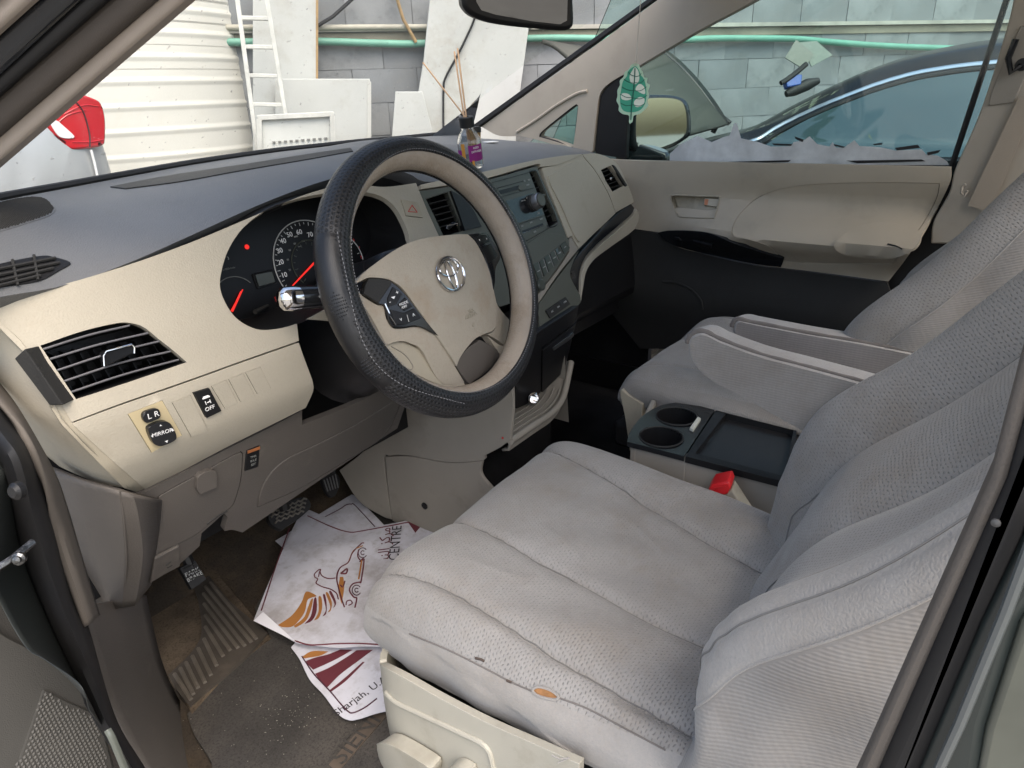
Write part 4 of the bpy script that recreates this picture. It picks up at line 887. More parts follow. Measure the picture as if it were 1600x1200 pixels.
# car outline
ink('car_door', Sp1, [(478, 480, 1), (495, 480, 1), (498, 540), (486, 615, 1), (470, 545)], ink_o, pp1)
for q, r_, m_ in (([(500, 628), (490, 600), (470, 530), (462, 480), (478, 435), (518, 408), (540, 360), (580, 318), (597, 312)], .0014, ink_m), ([(520, 405), (545, 350), (590, 325)], .0012, ink_o), ([(575, 405), (596, 395), (582, 500), (575, 505)], .0016, ink_m), ([(585, 400), (570, 490)], .0018, ink_o), ([(482, 462), (512, 440), (508, 462), (482, 462)], .0018, ink_m), ([(480, 520), (492, 530), (502, 500)], .0014, ink_m),
                ([(575, 505), (540, 515), (525, 545), (545, 578), (560, 585), (552, 630)], .0014, ink_m), ([(570, 345), (565, 375), (580, 398), (600, 392)], .0013, ink_m), ([(508, 618), (512, 600), (530, 595), (538, 610), (520, 620)], .0012, ink_m)): stroke(Sp1, q, r_, m_, pp1)
for cx, cy in ((590, 360), (560, 545)):
    for rr in (9, 22): stroke(Sp1, [(cx+rr*math.cos(t), cy+rr*1.1*math.sin(t)) for t in np.linspace(.6, 5.6, 12)], .0010, ink_d, pp1)
ink('corner_print', Sp1, [(815, 212, 1), (860, 200, 1), (895, 195, 1), (880, 225), (850, 262, 1)], ink_m, pp1)
text_on('S CENTRE', Sp1, S2([(744, 392)])[0], S2([(760, 262)])[0], .031, ink_k, pp1, lift=.001, ext=.0001)
text_on('\ufe8e\ufedf\ufe8d \ufeae\ufeb4\ufee8\ufedf\ufe8d \ufeb0\ufedb\ufeae\ufee3'[1:], Sp1, S2([(690, 445)])[0], S2([(705, 275)])[0], .034, ink_m, pp1, lift=.001, ext=.0001)
fold = mesh('folded_corner', [at(*q, 'z', z) for q, z in (((396, 970), .052), ((411, 956), .060), ((463, 1003), .056))], [(0, 1, 2)], mat('paper back', (.72, .72, .77), .8), pp1, smooth=False)
# lower sheet: rays and address line
ink('ray', Sp3, [(290, 875, 1), (330, 850), (370, 845), (420, 848, 1), (380, 868), (305, 882, 1)], ink_o, pp3)
ink('ray', Sp3, [(305, 897, 1), (350, 880), (420, 862), (480, 838, 1), (540, 840, 1), (450, 890), (345, 938, 1)], ink_m, pp3)
ink('ray', Sp3, [(355, 958, 1), (430, 925), (520, 870), (560, 842, 1), (640, 840, 1), (560, 900), (480, 960), (410, 1030, 1)], ink_m, pp3)
ink('ray', Sp3, [(425, 1040, 1), (500, 980), (600, 890, 1), (600, 900, 1), (510, 990), (437, 1045, 1)], ink_m, pp3)
line_on('border_line', Sp3, S2([(290, 872), (350, 960), (430, 1045), (480, 1105), (520, 1145), (545, 1150), (600, 1125), (660, 1080)]), .0012, ink_d, pp3, lift=.0006)
text_on('Sharjah, U.A.E.', Sp3, S2([(520, 1110)])[0], S2([(690, 990)])[0], .020, ink_k, pp3, lift=.001, ext=.0001)
sc_ = tag(mesh('torn_paper', [at(*q, 'z', .03) for q in ((455, 1012), (462, 1004), (472, 1006), (470, 1019), (460, 1018))], [(0, 1, 2, 3, 4)], paper, None, smooth=False), 'small torn scrap of dirty paper at the corner of the printed sheet', 'paper scrap')
sc_.modifiers.new('thick', 'SOLIDIFY').thickness = .001

# pedals
bp = empty('brake_pedal', at(452, 800, 'y', .40), 'wide black brake pedal with chevron rubber, under the knee panel', 'pedal')
Sb = fnsurf(lambda u, v: V(at(452, 800, 'y', .40))+V((-.12+.24*u, .05-.1*(1-v)*.0-.05+.1*v, -.06+.12*v)), 12, 12)
pdp = panel('pedal_pad', Sb, [(420, 806), (430, 792), (450, 783), (470, 777), (482, 780), (485, 793), (470, 808), (452, 820), (440, 827), (424, 818)], rubber, bp, th=.015, bevel=.004)
mb = MB()
for r in range(4):
    for k in range(7):
        x0, y0 = 425+9*k-1.5*r, 803-3.6*k+6.5*r-1
        q = [Sb.pos(x0+dx, y0+dy, .0015)[0] for dx, dy in ((0, 0), (4.5, -5), (9, -3.5))]
        if 422 < x0 < 474 and y0 < 822 and y0+x0*.45 > 985: mb.add(*tube_geo(q, .0022, 5))
mb.build('tread', mat('pedal tread', (.11, .10, .085), .6), pdp)
tube('pedal_arm', [at(452, 800, 'y', .40)+V((0, .015, .0)), at(452, 800, 'y', .40)+V((.02, .06, .2))], .011, black, bp, n=8)
ap_ = empty('accelerator_pedal', at(516, 757, 'y', .52), 'narrow black ribbed accelerator pedal beside the centre column', 'pedal')
Sa = fnsurf(lambda u, v: V(at(516, 757, 'y', .52))+V((-.1+.2*u, -.05+.1*v, -.08+.16*v)), 8, 8)
pa = panel('pedal_pad', Sa, [(503, 748, 1), (520, 738, 1), (528, 742), (531, 756), (524, 774), (516, 775), (508, 764)], rubber, ap_, th=.012, bevel=.003)
for k in range(5): line_on('rib', Sa, [(506+4.4*k, 750-2.2*k), (512+4*k, 768-1.5*k)], .0016, mat('pedal rib', (.12, .12, .12), .5) if k == 0 else MATS['pedal rib'], pa, lift=.001, smooth=False)
tube('pedal_arm', [at(520, 740, 'y', .53), at(520, 740, 'y', .56)+V((0, 0, .12))], .008, black, ap_, n=8)
pb = empty('parking_brake_pedal', at(300, 897, 'y', .34), 'small black parking brake pedal with white lettering, left under the knee panel', 'pedal')
Sk = fnsurf(lambda u, v: V(at(300, 897, 'y', .34))+V((-.1+.2*u, -.04+.08*v, -.08+.16*v)), 8, 8)
pc = panel('pedal_pad', Sk, [(281, 888, 1), (305, 876, 1), (322, 905, 1), (300, 921, 1)], rubber, pb, smooth=False, th=.012, bevel=.003)
text_on('PARK', Sk, (292, 898), (308, 890), .010, grey_p, pc, lift=.0012); text_on('BRAKE', Sk, (295, 906), (313, 896), .009, grey_p, pc, lift=.0012)
for k in range(3): line_on('rib', Sk, [(285+5*k+2, 889+8*k), (305+6*k, 880+9*k)], .0012, charcoal, pc, lift=.001, smooth=False)
tube('pedal_arm', [at(300, 890, 'y', .35), at(292, 868, 'y', .36)+V((0, .03, .08))], .009, black, pb, n=8)
# ------------------------------------------------------------------ seats
def gs(x, c, w): return math.exp(-((x-c)/w)**2)
seamm = mat('seam thread', (.17, .167, .163), .9)
CREASES = [(.075, -.27, .035, -.345, .0028), (.02, -.33, -.04, -.36, .0022), (-.02, -.18, -.05, -.27, .0018), (-.215, -.33, -.19, -.46, .0026), (-.23, -.36, -.215, -.47, .0022), (.14, -.22, .16, -.33, .0018), (-.15, -.12, -.13, -.22, .0015)]
def make_cushion(parent, cx, dy, dz, seams, mirror=1, zlow=0.):
    """seams: functions of y giving lateral offsets (in the driver seat's own frame)"""
    prof = [(-.055, .225, .190), (-.034, .252, .212), (-.022, .285, .226), (-.024, .316, .234), (-.040, .340, .240), (-.070, .354, .244), (-.12, .357, .247), (-.20, .352, .249), (-.30, .342, .250), (-.40, .332, .250), (-.50, .325, .248), (-.58, .322, .246)]
    st = cr(prof, 14); G = []; UV = []; acc = 0; prev = None; na = 230
    for (y, zt, hw) in st:
        nose = max(0, min(1, (-.03-y)/.09)); zb = min(.222+.11*max(0, (-.12-y)), zt-.004) if y < -.04 else min(.222, zt-.002)
        zb = min(min(zb, .27)+zlow, zt-.004); h = zt-zb; k = min(1, h/.08)
        cs = [(-hw+.03, zb), (-hw+.006, zb+.006*k), (-hw-.008*k, zb+.35*h), (-hw-.006*k, zt-.30*h), (-hw+.012, zt-.10*h), (-hw+.036, zt+.002), (-hw+.07, zt+.006*k), (-.12, zt+.001), (-.05, zt-.001), (.05, zt-.001), (.12, zt+.001), (hw-.07, zt+.006*k), (hw-.036, zt+.002), (hw-.012, zt-.10*h), (hw+.006*k, zt-.30*h), (hw+.008*k, zb+.35*h), (hw-.006, zb+.006*k), (hw-.03, zb)]
        q = np.array(cr(cs, 14)); d = np.r_[0, np.cumsum(np.hypot(*np.diff(q, axis=0).T))]; t = np.linspace(0, d[-1], na)
        q = np.array([np.interp(t, d, q[:, 0]), np.interp(t, d, q[:, 1])]).T; row = []; ur = []
        m_ = np.array([np.mean(q[:, 0]), y, zt]); acc += 0 if prev is None else math.hypot(y-prev[0], zt-prev[1]); prev = (y, zt)
        for i, (x, z) in enumerate(q):
            xs = [s(y) for s in seams]; dd = 0
            if z > zt-.05*k:
                for j, s in enumerate(xs): dd -= (.0045*gs(x, s, .0034)+.0035*gs(x, s, .011))*k
                for a, b in zip([-hw]+xs, xs+[hw]):
                    if a < x < b: dd += .0045*math.sin(math.pi*(x-a)/(b-a))*k
                dd += .0022*math.sin(31*x+3)*math.sin(23*y)*k + .0012*math.sin(70*x+40*y)*k*gs(y, -.3, .15)
                dd -= .010*gs(x, .0, .10)*gs(y, -.42, .12)
                for (xa_, ya_, xb_, yb_, am) in CREASES:
                    tt = min(1, max(0, ((x-xa_)*(xb_-xa_)+(y-ya_)*(yb_-ya_))/((xb_-xa_)**2+(yb_-ya_)**2))); ds_ = math.hypot(x-xa_-(xb_-xa_)*tt, y-ya_-(yb_-ya_)*tt); dd += am*math.exp(-(ds_/.007)**2)*math.sin(math.pi*(.1+.8*tt))
            elif z > zb+.01 and abs(x) > hw-.03: dd = 0; x += .0025*math.sin(55*y+8*z)*k*(1 if x > 0 else -1)
            row.append(V((cx+mirror*x, y+dy, z+dz+dd))); ur.append((t[i], acc))
        G.append(row); UV += ur
    seam_pts = []
    for s in seams:
        q = []
        for i in range(20, len(G), 2):
            y = st[i][0]; js = min(range(na), key=lambda j: abs((G[i][j].x-cx)*mirror-s(y))+(9 if G[i][j].z < st[i][1]+dz-.03 else 0)); q.append(G[i][js]+V((0, 0, .0006)))
        seam_pts.append(q)
    v, f = grid_geo(G, flip=(mirror > 0)); fm = []
    for i in range(len(G)-1):
        for j in range(na-1):
            p = G[i][j]; x = (p.x-cx)*mirror; y = p.y-dy; t_ = j/na; side = t_ < .145 or t_ > .855
            fm.append(2 if side else 1)
    cu = mesh('cushion', v, f, None, parent, mats=[fabric, fabric_w, fabric_r if mirror < 0 else fabric], fmats=fm, uvs=UV, angle=None)
    for q in seam_pts: tube('seam', q, .0009, seamm, cu, n=5)
    return cu
def make_back(parent, B, rec, mirror=1, rb=.092, lb=.058):
    dv = V((0, -math.sin(rec), math.cos(rec))); mv = V((0, math.cos(rec), math.sin(rec))); na = 300
    st = cr([(-.105, .72, .06), (-.085, .84, .08), (-.05, .94, .10), (-.015, .98, .15), (.015, .995, .36), (.045, 1, .70), (.08, 1, .94), (.12, 1, 1), (.2, 1.0, 1), (.34, .99, .92), (.46, .96, .80), (.56, .90, .7), (.62, .80, .6), (.655, .62, .4)], 13); G = []; UV = []
    base_ = [(-.17, -.125), (-.225, -.115), (-.250, -.075), (-.256, -.035), (-.257, .0), (-.253, lb-.030), (-.237, lb-.009), (-.210, lb), (-.185, lb-.008), (-.155, .032), (-.12, .023), (-.07, .020), (-.02, .016), (.03, .021), (.08, .025), (.12, .029), (.155, .034), (.178, rb*.55+.008), (.20, rb*.92), (.218, rb), (.236, rb-.012), (.247, rb-.04), (.253, .0), (.250, -.06), (.225, -.115), (.17, -.125)]
    def section(sc, k, h=.2):
        kr = lerp(h, (-.105, -.085, -.05, 0, .06, .12, .2), (.25, .42, .62, .86, .97, 1, 1)) if h < .2 else k
        kk = lambda a: k+(kr-k)*sstep(-.16, .10, a)
        q = np.array(cr([(a*sc, b*(.35+.65*kk(a)) if b < 0 else b*kk(a)) for a, b in base_], 10)); d = np.r_[0, np.cumsum(np.hypot(*np.diff(q, axis=0).T))]; t = np.linspace(0, d[-1], na)
        return np.array([np.interp(t, d, q[:, 0]), np.interp(t, d, q[:, 1])]).T, t
    ref, _ = section(1, 1); jl = int(np.argmin(np.hypot(ref[:, 0]+.253, ref[:, 1]-(lb-.030)))); jr = int(np.argmin(np.hypot(ref[:, 0]-.252, ref[:, 1]-.02)))
    for (h, sc, k) in st:
        q, t = section(sc, k, h); row = []; lum = -.012+.026*gs(h, .13, .10)
        for i, (s, o) in enumerate(q):
            e = 0
            if jl < i < jr:
                x = s/sc
                for c, a_ in ((-.228, .003), (-.187, .006), (-.02, .0065), (.155, .0075)): e -= a_*(.6*gs(x, c, .0032)+.5*gs(x, c, .011))
                for a_, b_ in ((-.187, -.02), (-.02, .155)):
                    if a_ < x < b_: e += .010*math.sin(math.pi*(x-a_)/(b_-a_))
                e += .0016*math.sin(26*x+2)*math.sin(19*h)
                if x < -.19: e += .0011*math.sin(210*h+70*x)*gs(h, .09, .05)*gs(x, -.222, .02)
            else: s += (1 if s > 0 else -1)*(.0018*math.sin(40*h+20*o)+.0014*math.sin(90*o-30*h))
            row.append(B+V((mirror*s, 0, 0))+dv*h+mv*(o+e+lum)); UV.append((t[i], h) if jl <= i <= jr else (h*.8-o*.5, .66*h+.83*o))
        G.append(row)
    v, f = grid_geo(G, flip=(mirror > 0)); fm = []; n = len(G); jb = int(np.argmin(np.abs(ref[:, 0]+.187)+10*(ref[:, 1] < 0)))
    for i in range(n-1):
        for j in range(na-1): fm.append(2 if (j < jl or j >= jr) else (1 if j >= jb else 0))
    f.append(tuple(range(na)) if mirror < 0 else tuple(range(na))[::-1]); fm.append(0)
    f.append(tuple((n-1)*na+k for k in range(na))); fm.append(0)
    b = mesh('backrest', v, f, None, parent, mats=[fabric, fabric_w, fabric_r], fmats=fm, uvs=UV, angle=None)
    for c in (-.228, -.187, -.02, .155):
        js = int(np.argmin(np.abs(ref[:, 0]-c)+9*(ref[:, 1] < 0))); tube('seam', [G[i][js]+mv*.0008 for i in range(26, n-6, 2)], .0009, seamm, b, n=5)
    for jx in (jl, jr):
        pts = [G[i][jx] for i in range(20, n-8, 2)]; tube('piping', pts, .0013, fabric, b, n=6)
    return b, dv, mv
ds = empty('driver_seat', (-.385, -.3, 0), 'light grey velour driver seat with a torn side seam, nearest the camera', 'car seat', 'front seats')
L1 = lambda y: lerp(y, (-.58, -.47, -.218, -.014), (-.072, -.074, -.082, -.062)); L2 = lambda y: lerp(y, (-.58, -.47, -.269, -.008), (.085, .095, .128, .190)); L3 = lambda y: lerp(y, (-.58, -.345, -.15, -.04), (-.202, -.205, -.200, -.212))
make_cushion(ds, -.385, 0, 0, [L3, L1, L2])
make_back(ds, V((-.395, -.500, .365)), R_(32))
ps = empty('passenger_seat', (.33, -.25, 0), 'light grey velour passenger seat behind the centre console, by the far door', 'car seat', 'front seats')
make_cushion(ps, .352, .0, .03, [L3, L1, L2], -1, .055)
make_back(ps, V((.335, -.472, .405)), R_(29), -1, .080, .052)
# seat base of the driver seat: side skirt, levers, pan
S_sk = fnsurf(lambda u, v: (-.662-.010*math.sin(math.pi*min(1, v*1.1))+(.085*(1-math.sqrt(max(0, 1-((u-.88)/.12)**2))) if u > .88 else 0), -.80+.76*u, .02+.33*v), 90, 24)
cream = mat('cream seat plastic', (.42, .40, .335), .45, grain=(900, .3), var=(5, .1), dirt=[(10, (.28, .25, .19), .6, .53, .70)])
tl_ = [S_sk.near(*q) for q in np.array(cr([(905, 1194), (845, 1167), (762, 1130), (687, 1091), (640, 1064), (600, 1042), (588, 1032)], 8))]
vt = tl_[-1][1]; um = (S_sk.nu-1.05)*S_sk.Lu
top_uv = tl_+[np.array([tl_[-1][0]+(um-tl_[-1][0])*t, vt-.004*math.sin(t*1.57)]) for t in np.linspace(.08, 1, 14)]
ol = np.array([np.array([tl_[0][0], 0.01])]+top_uv+[np.array([um, .01])])
skr = cutpanel('side_skirt', S_sk, ol, cream, ds, th=.010, h=.02, bevel=.004)
line_on('mould_step', S_sk, [(604, 1082), (620, 1097), (660, 1116), (720, 1144), (760, 1166), (772, 1200)], .0035, cream, skr, lift=.0005, n=8)
panel('height_lever', S_sk, [(612, 1150, 1), (620, 1144), (640, 1150), (684, 1176), (692, 1186), (690, 1200, 1), (684, 1220, 1), (640, 1205), (616, 1175)], cream, ds, th=.02, lift=.022, bevel=.006)
panel('recline_lever', S_sk, [(712, 1192, 1), (718, 1184), (730, 1184), (745, 1193, 1), (748, 1215, 1), (712, 1215, 1)], cream, ds, th=.02, lift=.02, bevel=.005)
box('seat_pan', (-.385, -.30, .215), (.235, 0, 0), (0, .235, 0), (0, 0, .03), black, ds, bevel=.01)
box('seat_rail', (-.55, -.30, .09), (.02, 0, 0), (0, .25, 0), (0, 0, .09), black, ds); box('seat_rail', (-.22, -.30, .09), (.02, 0, 0), (0, .25, 0), (0, 0, .09), black, ds)
# tear with bare foam, loose threads, torn bracket hole
Sc = fnsurf(lambda u, v: (-.640+.024*v, -.58+.56*u, .285+.06*v), 30, 8)
def near_c(px, py, d=.0): return depth(px, py, d)
tear_c = [(833, 1078), (842, 1073), (860, 1078), (873, 1088), (868, 1093), (850, 1090), (838, 1085)]
dsb = [o for o in ds.children if o.name.startswith('cushion')][0]
_cv = [v_.co.copy() for v_ in dsb.data.vertices]; _bv = BVHTree.FromPolygons(_cv, [tuple(p.vertices) for p in dsb.data.polygons])
def on_c(px, py, l=.001):
    d = ray(px, py).normalized(); r = _bv.ray_cast(CPOS, d); 
    if r[0] is None: print('cushion miss', px, py); r = (depth(px, py, .7), -d)
    n = r[1] if r[1].dot(d) < 0 else -r[1]; return r[0]+n*l
tp = [V(q) for q in cr([on_c(*q, .0012) for q in tear_c], 4, True)]
ct = sum(tp, V((0, 0, 0)))/len(tp)
mesh('seam_tear', tp+[ct-V((0, 0, .001))], [(i, (i+1) % len(tp), len(tp)) for i in range(len(tp))], mat('bare foam', (.32, .16, .065), .9, grain=(400, .8), var=(60, .5)), dsb)
tube('frayed_edge', tp+[tp[0]], .0016, fabric, dsb, n=6)
for q in ([(640, 990), (700, 1015), (760, 1045), (800, 1066), (832, 1080)], [(873, 1090), (920, 1108), (980, 1140), (1040, 1172)]):
    tube('side_seam', [on_c(a, b, .0004) for a, b in np.array(cr(q, 6))], .0011, fabric_d, dsb, n=5)
for q in ([(743, 1028), (752, 1030), (757, 1033)], [(792, 1063), (800, 1066)]): tube('small_tear', [on_c(a, b, .0006) for a, b in q], .0016, mat('tear shadow', (.08, .06, .05), .9), dsb, n=5)
# crease from sitting, worn corner strap
tube('loose_thread', [on_c(862, 1180, .004), on_c(875, 1186, .008), on_c(890, 1184, .006), on_c(872, 1192, .004)], .0008, fabric, dsb, n=5)
# armrests, one fixed to each seat
def armrest(parent, side, topedge, bottom, x0, wid, mside):
    top = [at(a, b, 'x', x0) for a, b in np.array(cr(side, 5))]; bot = [at(a, b, 'x', x0) for a, b in np.array(cr(bottom, 5))]
    poly = top+bot[::-1]; n = len(poly); rings = []
    cen = sum(poly, V((0, 0, 0)))/n
    for dx, sc_ in ((0, .93), (.003, .962), (.008, .985), (.016, 1.0), (wid*.5, 1.02), (wid-.016, 1.0), (wid-.007, .975), (wid-.002, .94), (wid, .90)):
        rings.append([V((p.x+dx, cen.y+(p.y-cen.y)*sc_, cen.z+(p.z-cen.z)*sc_)) for p in poly])
    v, f = grid_geo(rings, True); uv = [(p[1], p[2]) for p in v]
    f += [tuple(range(n))]; fm = [1]*(len(f)-1)+[0]; f.append(tuple((len(rings)-1)*n+k for k in range(n))[::-1]); fm.append(0)
    for i in range(len(fm)-2): fm[i] = 1
    a = mesh('armrest', v, f, None, parent, mats=[mside, fabric], fmats=fm, uvs=uv, angle=60)
    wv = [p+V((.0, .0, .0008)) for p in rings[2][1:len(top)-3]]; tube('worn_piping', wv, [max(.0022, .0062-.00016*i)+.0009*math.sin(i*.9)**2 for i in range(len(wv))], fabric_d, a, n=8)
    return a
armrest(ds, [(1071, 540), (1073, 530), (1081, 522), (1097, 520), (1124, 533), (1187, 556), (1262, 576), (1350, 600), (1420, 620)], None, [(1071, 540), (1074, 556), (1086, 575), (1112, 598), (1169, 628), (1240, 669), (1330, 715), (1400, 730)], -.115, .055, fabric_r)
armrest(ps, [(1141, 514), (1143, 506), (1150, 501), (1169, 505), (1262, 523), (1345, 537), (1440, 556), (1500, 568)], None, [(1141, 514), (1143, 521), (1161, 531), (1225, 550), (1349, 582), (1440, 610), (1500, 620)], .075, .055, mat('dark ribbed cloth', (.26, .245, .235), .95, weave=(.004, .35, 'rib', .16), grain=(1300, .2), var=(8, .2), sheen=.2, spec=.1))
box('seat_base', (.335, -.24, .24), (.235, 0, 0), (0, .22, 0), (0, 0, .03), black, ps, bevel=.01)
S_pk = fnsurf(lambda u, v: (.095, -.75+.75*u, .10+.30*v), 8, 8)
panel('side_skirt', S_pk, [(969, 611), (982, 618), (1004, 632, 1), (1002, 660, 1), (984, 705, 1), (977, 655)], beige_d, ps, th=.02, bevel=.006)
box('seat_rail', (.335, -.24, .10), (.19, 0, 0), (0, .2, 0), (0, 0, .10), black, ps)
# belt buckle
bk = empty('belt_buckle', at(1135, 785, 'x', -.155), 'beige seat belt buckle with a bright red button, between driver seat and console', 'belt buckle')
rd_ = [at(a, b, 'x', -.150) for a, b in ((1104, 770), (1112, 758), (1138, 753), (1142, 763), (1136, 773), (1108, 778))]
bd = [at(a, b, 'x', -.146) for a, b in ((1106, 776), (1136, 771), (1143, 764), (1176, 815), (1150, 828))]
prism('buckle_body', bd, (.026, .004, .004), beige_d, bk, bevel=.003)
btn_ = prism('release_button', rd_, (.030, .004, .006), mat('red plastic', (.62, .018, .022), .35), bk, bevel=.0025)
tube('button_ridge', [at(1111, 768, 'x', -.152), at(1117, 762, 'x', -.152), at(1134, 759, 'x', -.152)], .0014, MATS['red plastic'], btn_)
sr = tag(mesh('belt_tongue_strap', *grid_geo([[at(a, b, 'x', -.15+.01*k) for a, b in ((1204, 826), (1212, 824), (1222, 830), (1232, 850))] for k in range(2)]), beige_d, None), 'crumpled beige strap end in the gap between driver cushion and backrest', 'strap')
sr.modifiers.new('thick', 'SOLIDIFY').thickness = .008
# ------------------------------------------------------------------ centre console
cn = empty('centre_console', (0, -.3, 0), 'low console between the seats with two black cup holders and a black tray', 'console')
S_con = fnsurf(lambda u, v: (-.30+.6*u, -.75+.75*v, .362-.02*(1-v)), 20, 20)
def circ(cx, cy, rx, ry, n=24): return [(cx+rx*math.cos(t), cy+ry*math.sin(t)) for t in np.linspace(0, 2*math.pi, n, endpoint=False)]
c1, c2 = S_con.pos(1057, 651)[0], S_con.pos(1033, 683)[0]
def holec(c, r):
    return np.array([S_con_uv(c+V((r*math.cos(t), r*math.sin(t), 0))) for t in np.linspace(0, 2*math.pi, 36, endpoint=False)])
def S_con_uv(p): return np.array([(p.x+.30)/.6*(S_con.nu-1)*S_con.Lu, (p.y+.75)/.75*(S_con.nv-1)*S_con.Lv])
cup = glossb
tp_ = panel('cup_holder_top', S_con, [(980, 690, 1), (984, 676), (996, 658), (1012, 644), (1034, 633), (1056, 629, 1), (1118, 638, 1), (1069, 713, 1), (1020, 700)], glossb, cn, holes=[holec(c1, .0385), holec(c2, .0385)] if (c1-c2).length > .08 else [holec((c1+c2)/2, .05)], th=.01, bevel=.002)
for c in (c1, c2):
    lathe('cup_well', c, (0, 0, 1), [(.0385, -.0), (.036, -.07), (.0001, -.07)], black, cn, n=36, cap=False)
    v, f = tube_geo([c+V((.0385*math.cos(t), .0385*math.sin(t), .001)) for t in np.linspace(0, 2*math.pi, 40, endpoint=False)], .0016, 6, closed=True); mesh('well_rim', v, f, charcoal, cn)
panel('release_tab', S_con, rect4((1077, 672), (1090, 654), (1095, 657), (1083, 675)), mat('ivory tab', (.55, .55, .48), .4), cn, smooth=False, th=.006, lift=.005, bevel=.001)
tray_o = [(1121, 638, 1), (1245, 668, 1), (1240, 760, 1), (1222, 752, 1), (1071, 713, 1)]; inner = [(1134, 646, 1), (1240, 672, 1), (1226, 744, 1), (1086, 708, 1)]
panel('tray_frame', S_con, tray_o, black, cn, holes=[outline(S_con, inner, False)], smooth=False, th=.012, bevel=.002)
S_tr = fnsurf(lambda u, v: (-.30+.6*u, -.75+.75*v, .350-.02*(1-v)), 6, 6)
panel('tray_floor', S_tr, [(1125, 640, 1), (1250, 668, 1), (1232, 752, 1), (1076, 714, 1)], mat('scuffed black tray', (.016, .016, .017), .35, grain=(900, .3), dirt=[(22, (.10, .10, .09), .5, .66, .74)]), cn, smooth=False, th=.006)
cx0, cx1, cx2 = at(985, 692, 'z', .352), at(1071, 714, 'z', .352), at(1235, 757, 'z', .342)
for nm, a, b in (('side_panel', cx0, cx1-V((0, .0012, 0))), ('side_panel', cx1, cx2)):
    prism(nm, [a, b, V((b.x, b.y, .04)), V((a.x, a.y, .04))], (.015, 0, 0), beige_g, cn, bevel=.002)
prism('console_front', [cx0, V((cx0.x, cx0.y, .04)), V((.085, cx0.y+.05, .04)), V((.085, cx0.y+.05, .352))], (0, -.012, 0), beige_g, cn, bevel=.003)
box('console_core', (-.01, -.46, .16), (.075, 0, 0), (0, .25, 0), (0, 0, .11), black, cn)
# ------------------------------------------------------------------ windscreen, pillars, short roof, sill
def strip_on(name, P, N, px, m, parent, th=.02, bevel=.003):
    P = V(P); N = V(N).normalized()
    if (CPOS-P).dot(N) < 0: N = -N
    return prism(name, [atpl(a, b, P, N) for a, b in px], -N*th, m, parent, bevel=bevel)
def along(q, a=.30, b=.45):
    (x0, y0), (x1, y1), (x2, y2), (x3, y3) = q
    return [(x0+(x0-x1)*a, y0+(y0-y1)*a), (x1+(x1-x0)*b, y1+(y1-y0)*b), (x2+(x2-x3)*b, y2+(y2-y3)*b), (x3+(x3-x2)*a, y3+(y3-y2)*a)]
apP, apN = V((-.80, .24, .89)), V((-.86, -.48, -.12))
ap = strip_on('a_pillar_trim', apP, apN, along([(-80, 317), (380, -82), (322, -78), (-80, 270)]), pillar_t, van, .03, .006)
strip_on('a_pillar_seal', apP+V((-.012, -.006, 0)), apN, along([(-80, 275), (325, -78), (238, -72), (-80, 209)]), mat('brown seal', (.052, .043, .036), .7, grain=(900, .3)), van, .03, .008)
strip_on('door_weatherstrip', apP+V((-.022, -.012, 0)), apN, along([(-80, 212), (240, -72), (192, -70), (-80, 180)]), rubber, van, .03, .007)
strip_on('door_frame_edge', apP+V((-.03, -.016, 0)), apN, along([(-80, 184), (196, -72), (118, -66), (-80, 118)]), glossb, van, .02, .006)
strip_on('roof_side_trim', apP+V((-.045, -.02, 0)), apN, along([(-80, 112), (112, -62), (-10, -70), (-80, -10)]), pillar_t, van, .02, .006)
strip_on('drip_rail', apP+V((-.05, -.024, 0)), apN, along([(-80, 70), (58, -62), (50, -62), (-80, 60)]), dullmetal, van, .006, .001)
# windscreen
top_row = [V((x, .13-.10*(x/.75)**2, 1.245-.02*(x/.75)**2)) for x in np.linspace(-.74, .70, len(Rb))]
wb = [V(p)+V((0, .012, .006)) for p in Rb]; wb[0] = V((-.90, .22, .848))
midr = [a.lerp(b, .5)+V((0, .02, .02)) for a, b in zip(wb, top_row)]
S_ws = ctrl([wb, midr, top_row], 16, 40); v, f = grid_geo([[V(q) for q in r] for r in S_ws.P]); ws = mesh('windscreen', v, f, glass, van)
tube('screen_lower_seal', [V(q)+V((0, -.004, -.004)) for q in S_ws.P[0]], .006, rubber, ws, n=8)
# far pillar, quarter window, sail
X1 = .72
strip_on('screen_side_seal', (X1, 0, 0), (-1, 0, 0), [(745, 200), (1110, -64), (1098, -64), (738, 196)], rubber, van, .02, .002)
S_fp = fnsurf(lambda u, v: (X1+.004+.02*(1-v)-.015*math.sin(math.pi*v), -.5+1.7*u, .68+.75*v), 40, 30)
qw = [(842, 214, 1), (846, 206), (870, 186), (897, 165), (902, 164), (903, 170), (899, 205), (895, 231, 1), (870, 222)]
panel('far_pillar_trim', S_fp, [(752, 198, 1), (890, 100), (1010, 13), (1090, -48, 1), (1280, -60, 1), (1180, 0), (1100, 43), (1040, 78), (990, 108), (955, 128), (938, 146), (932, 180), (926, 236, 1), (915, 246, 1), (870, 228), (820, 214), (780, 212)], pillar_b, van, holes=[outline(S_fp, qw)], th=.03, bevel=.006, h=.03)
line_on('quarter_window_rim', S_fp, [(808, 206), (838, 187), (872, 163), (902, 146), (918, 142)], .004, pillar_b, van, lift=.002)
line_on('quarter_window_seal', S_fp, qw+[qw[0]], .0035, rubber, van, lift=-.004)
qg = [at(a, b, 'x', X1+.05) for a, b in ((828, 222), (900, 150), (914, 150), (905, 244))]; prism('quarter_window', qg, (.004, 0, 0), glass_t, van)
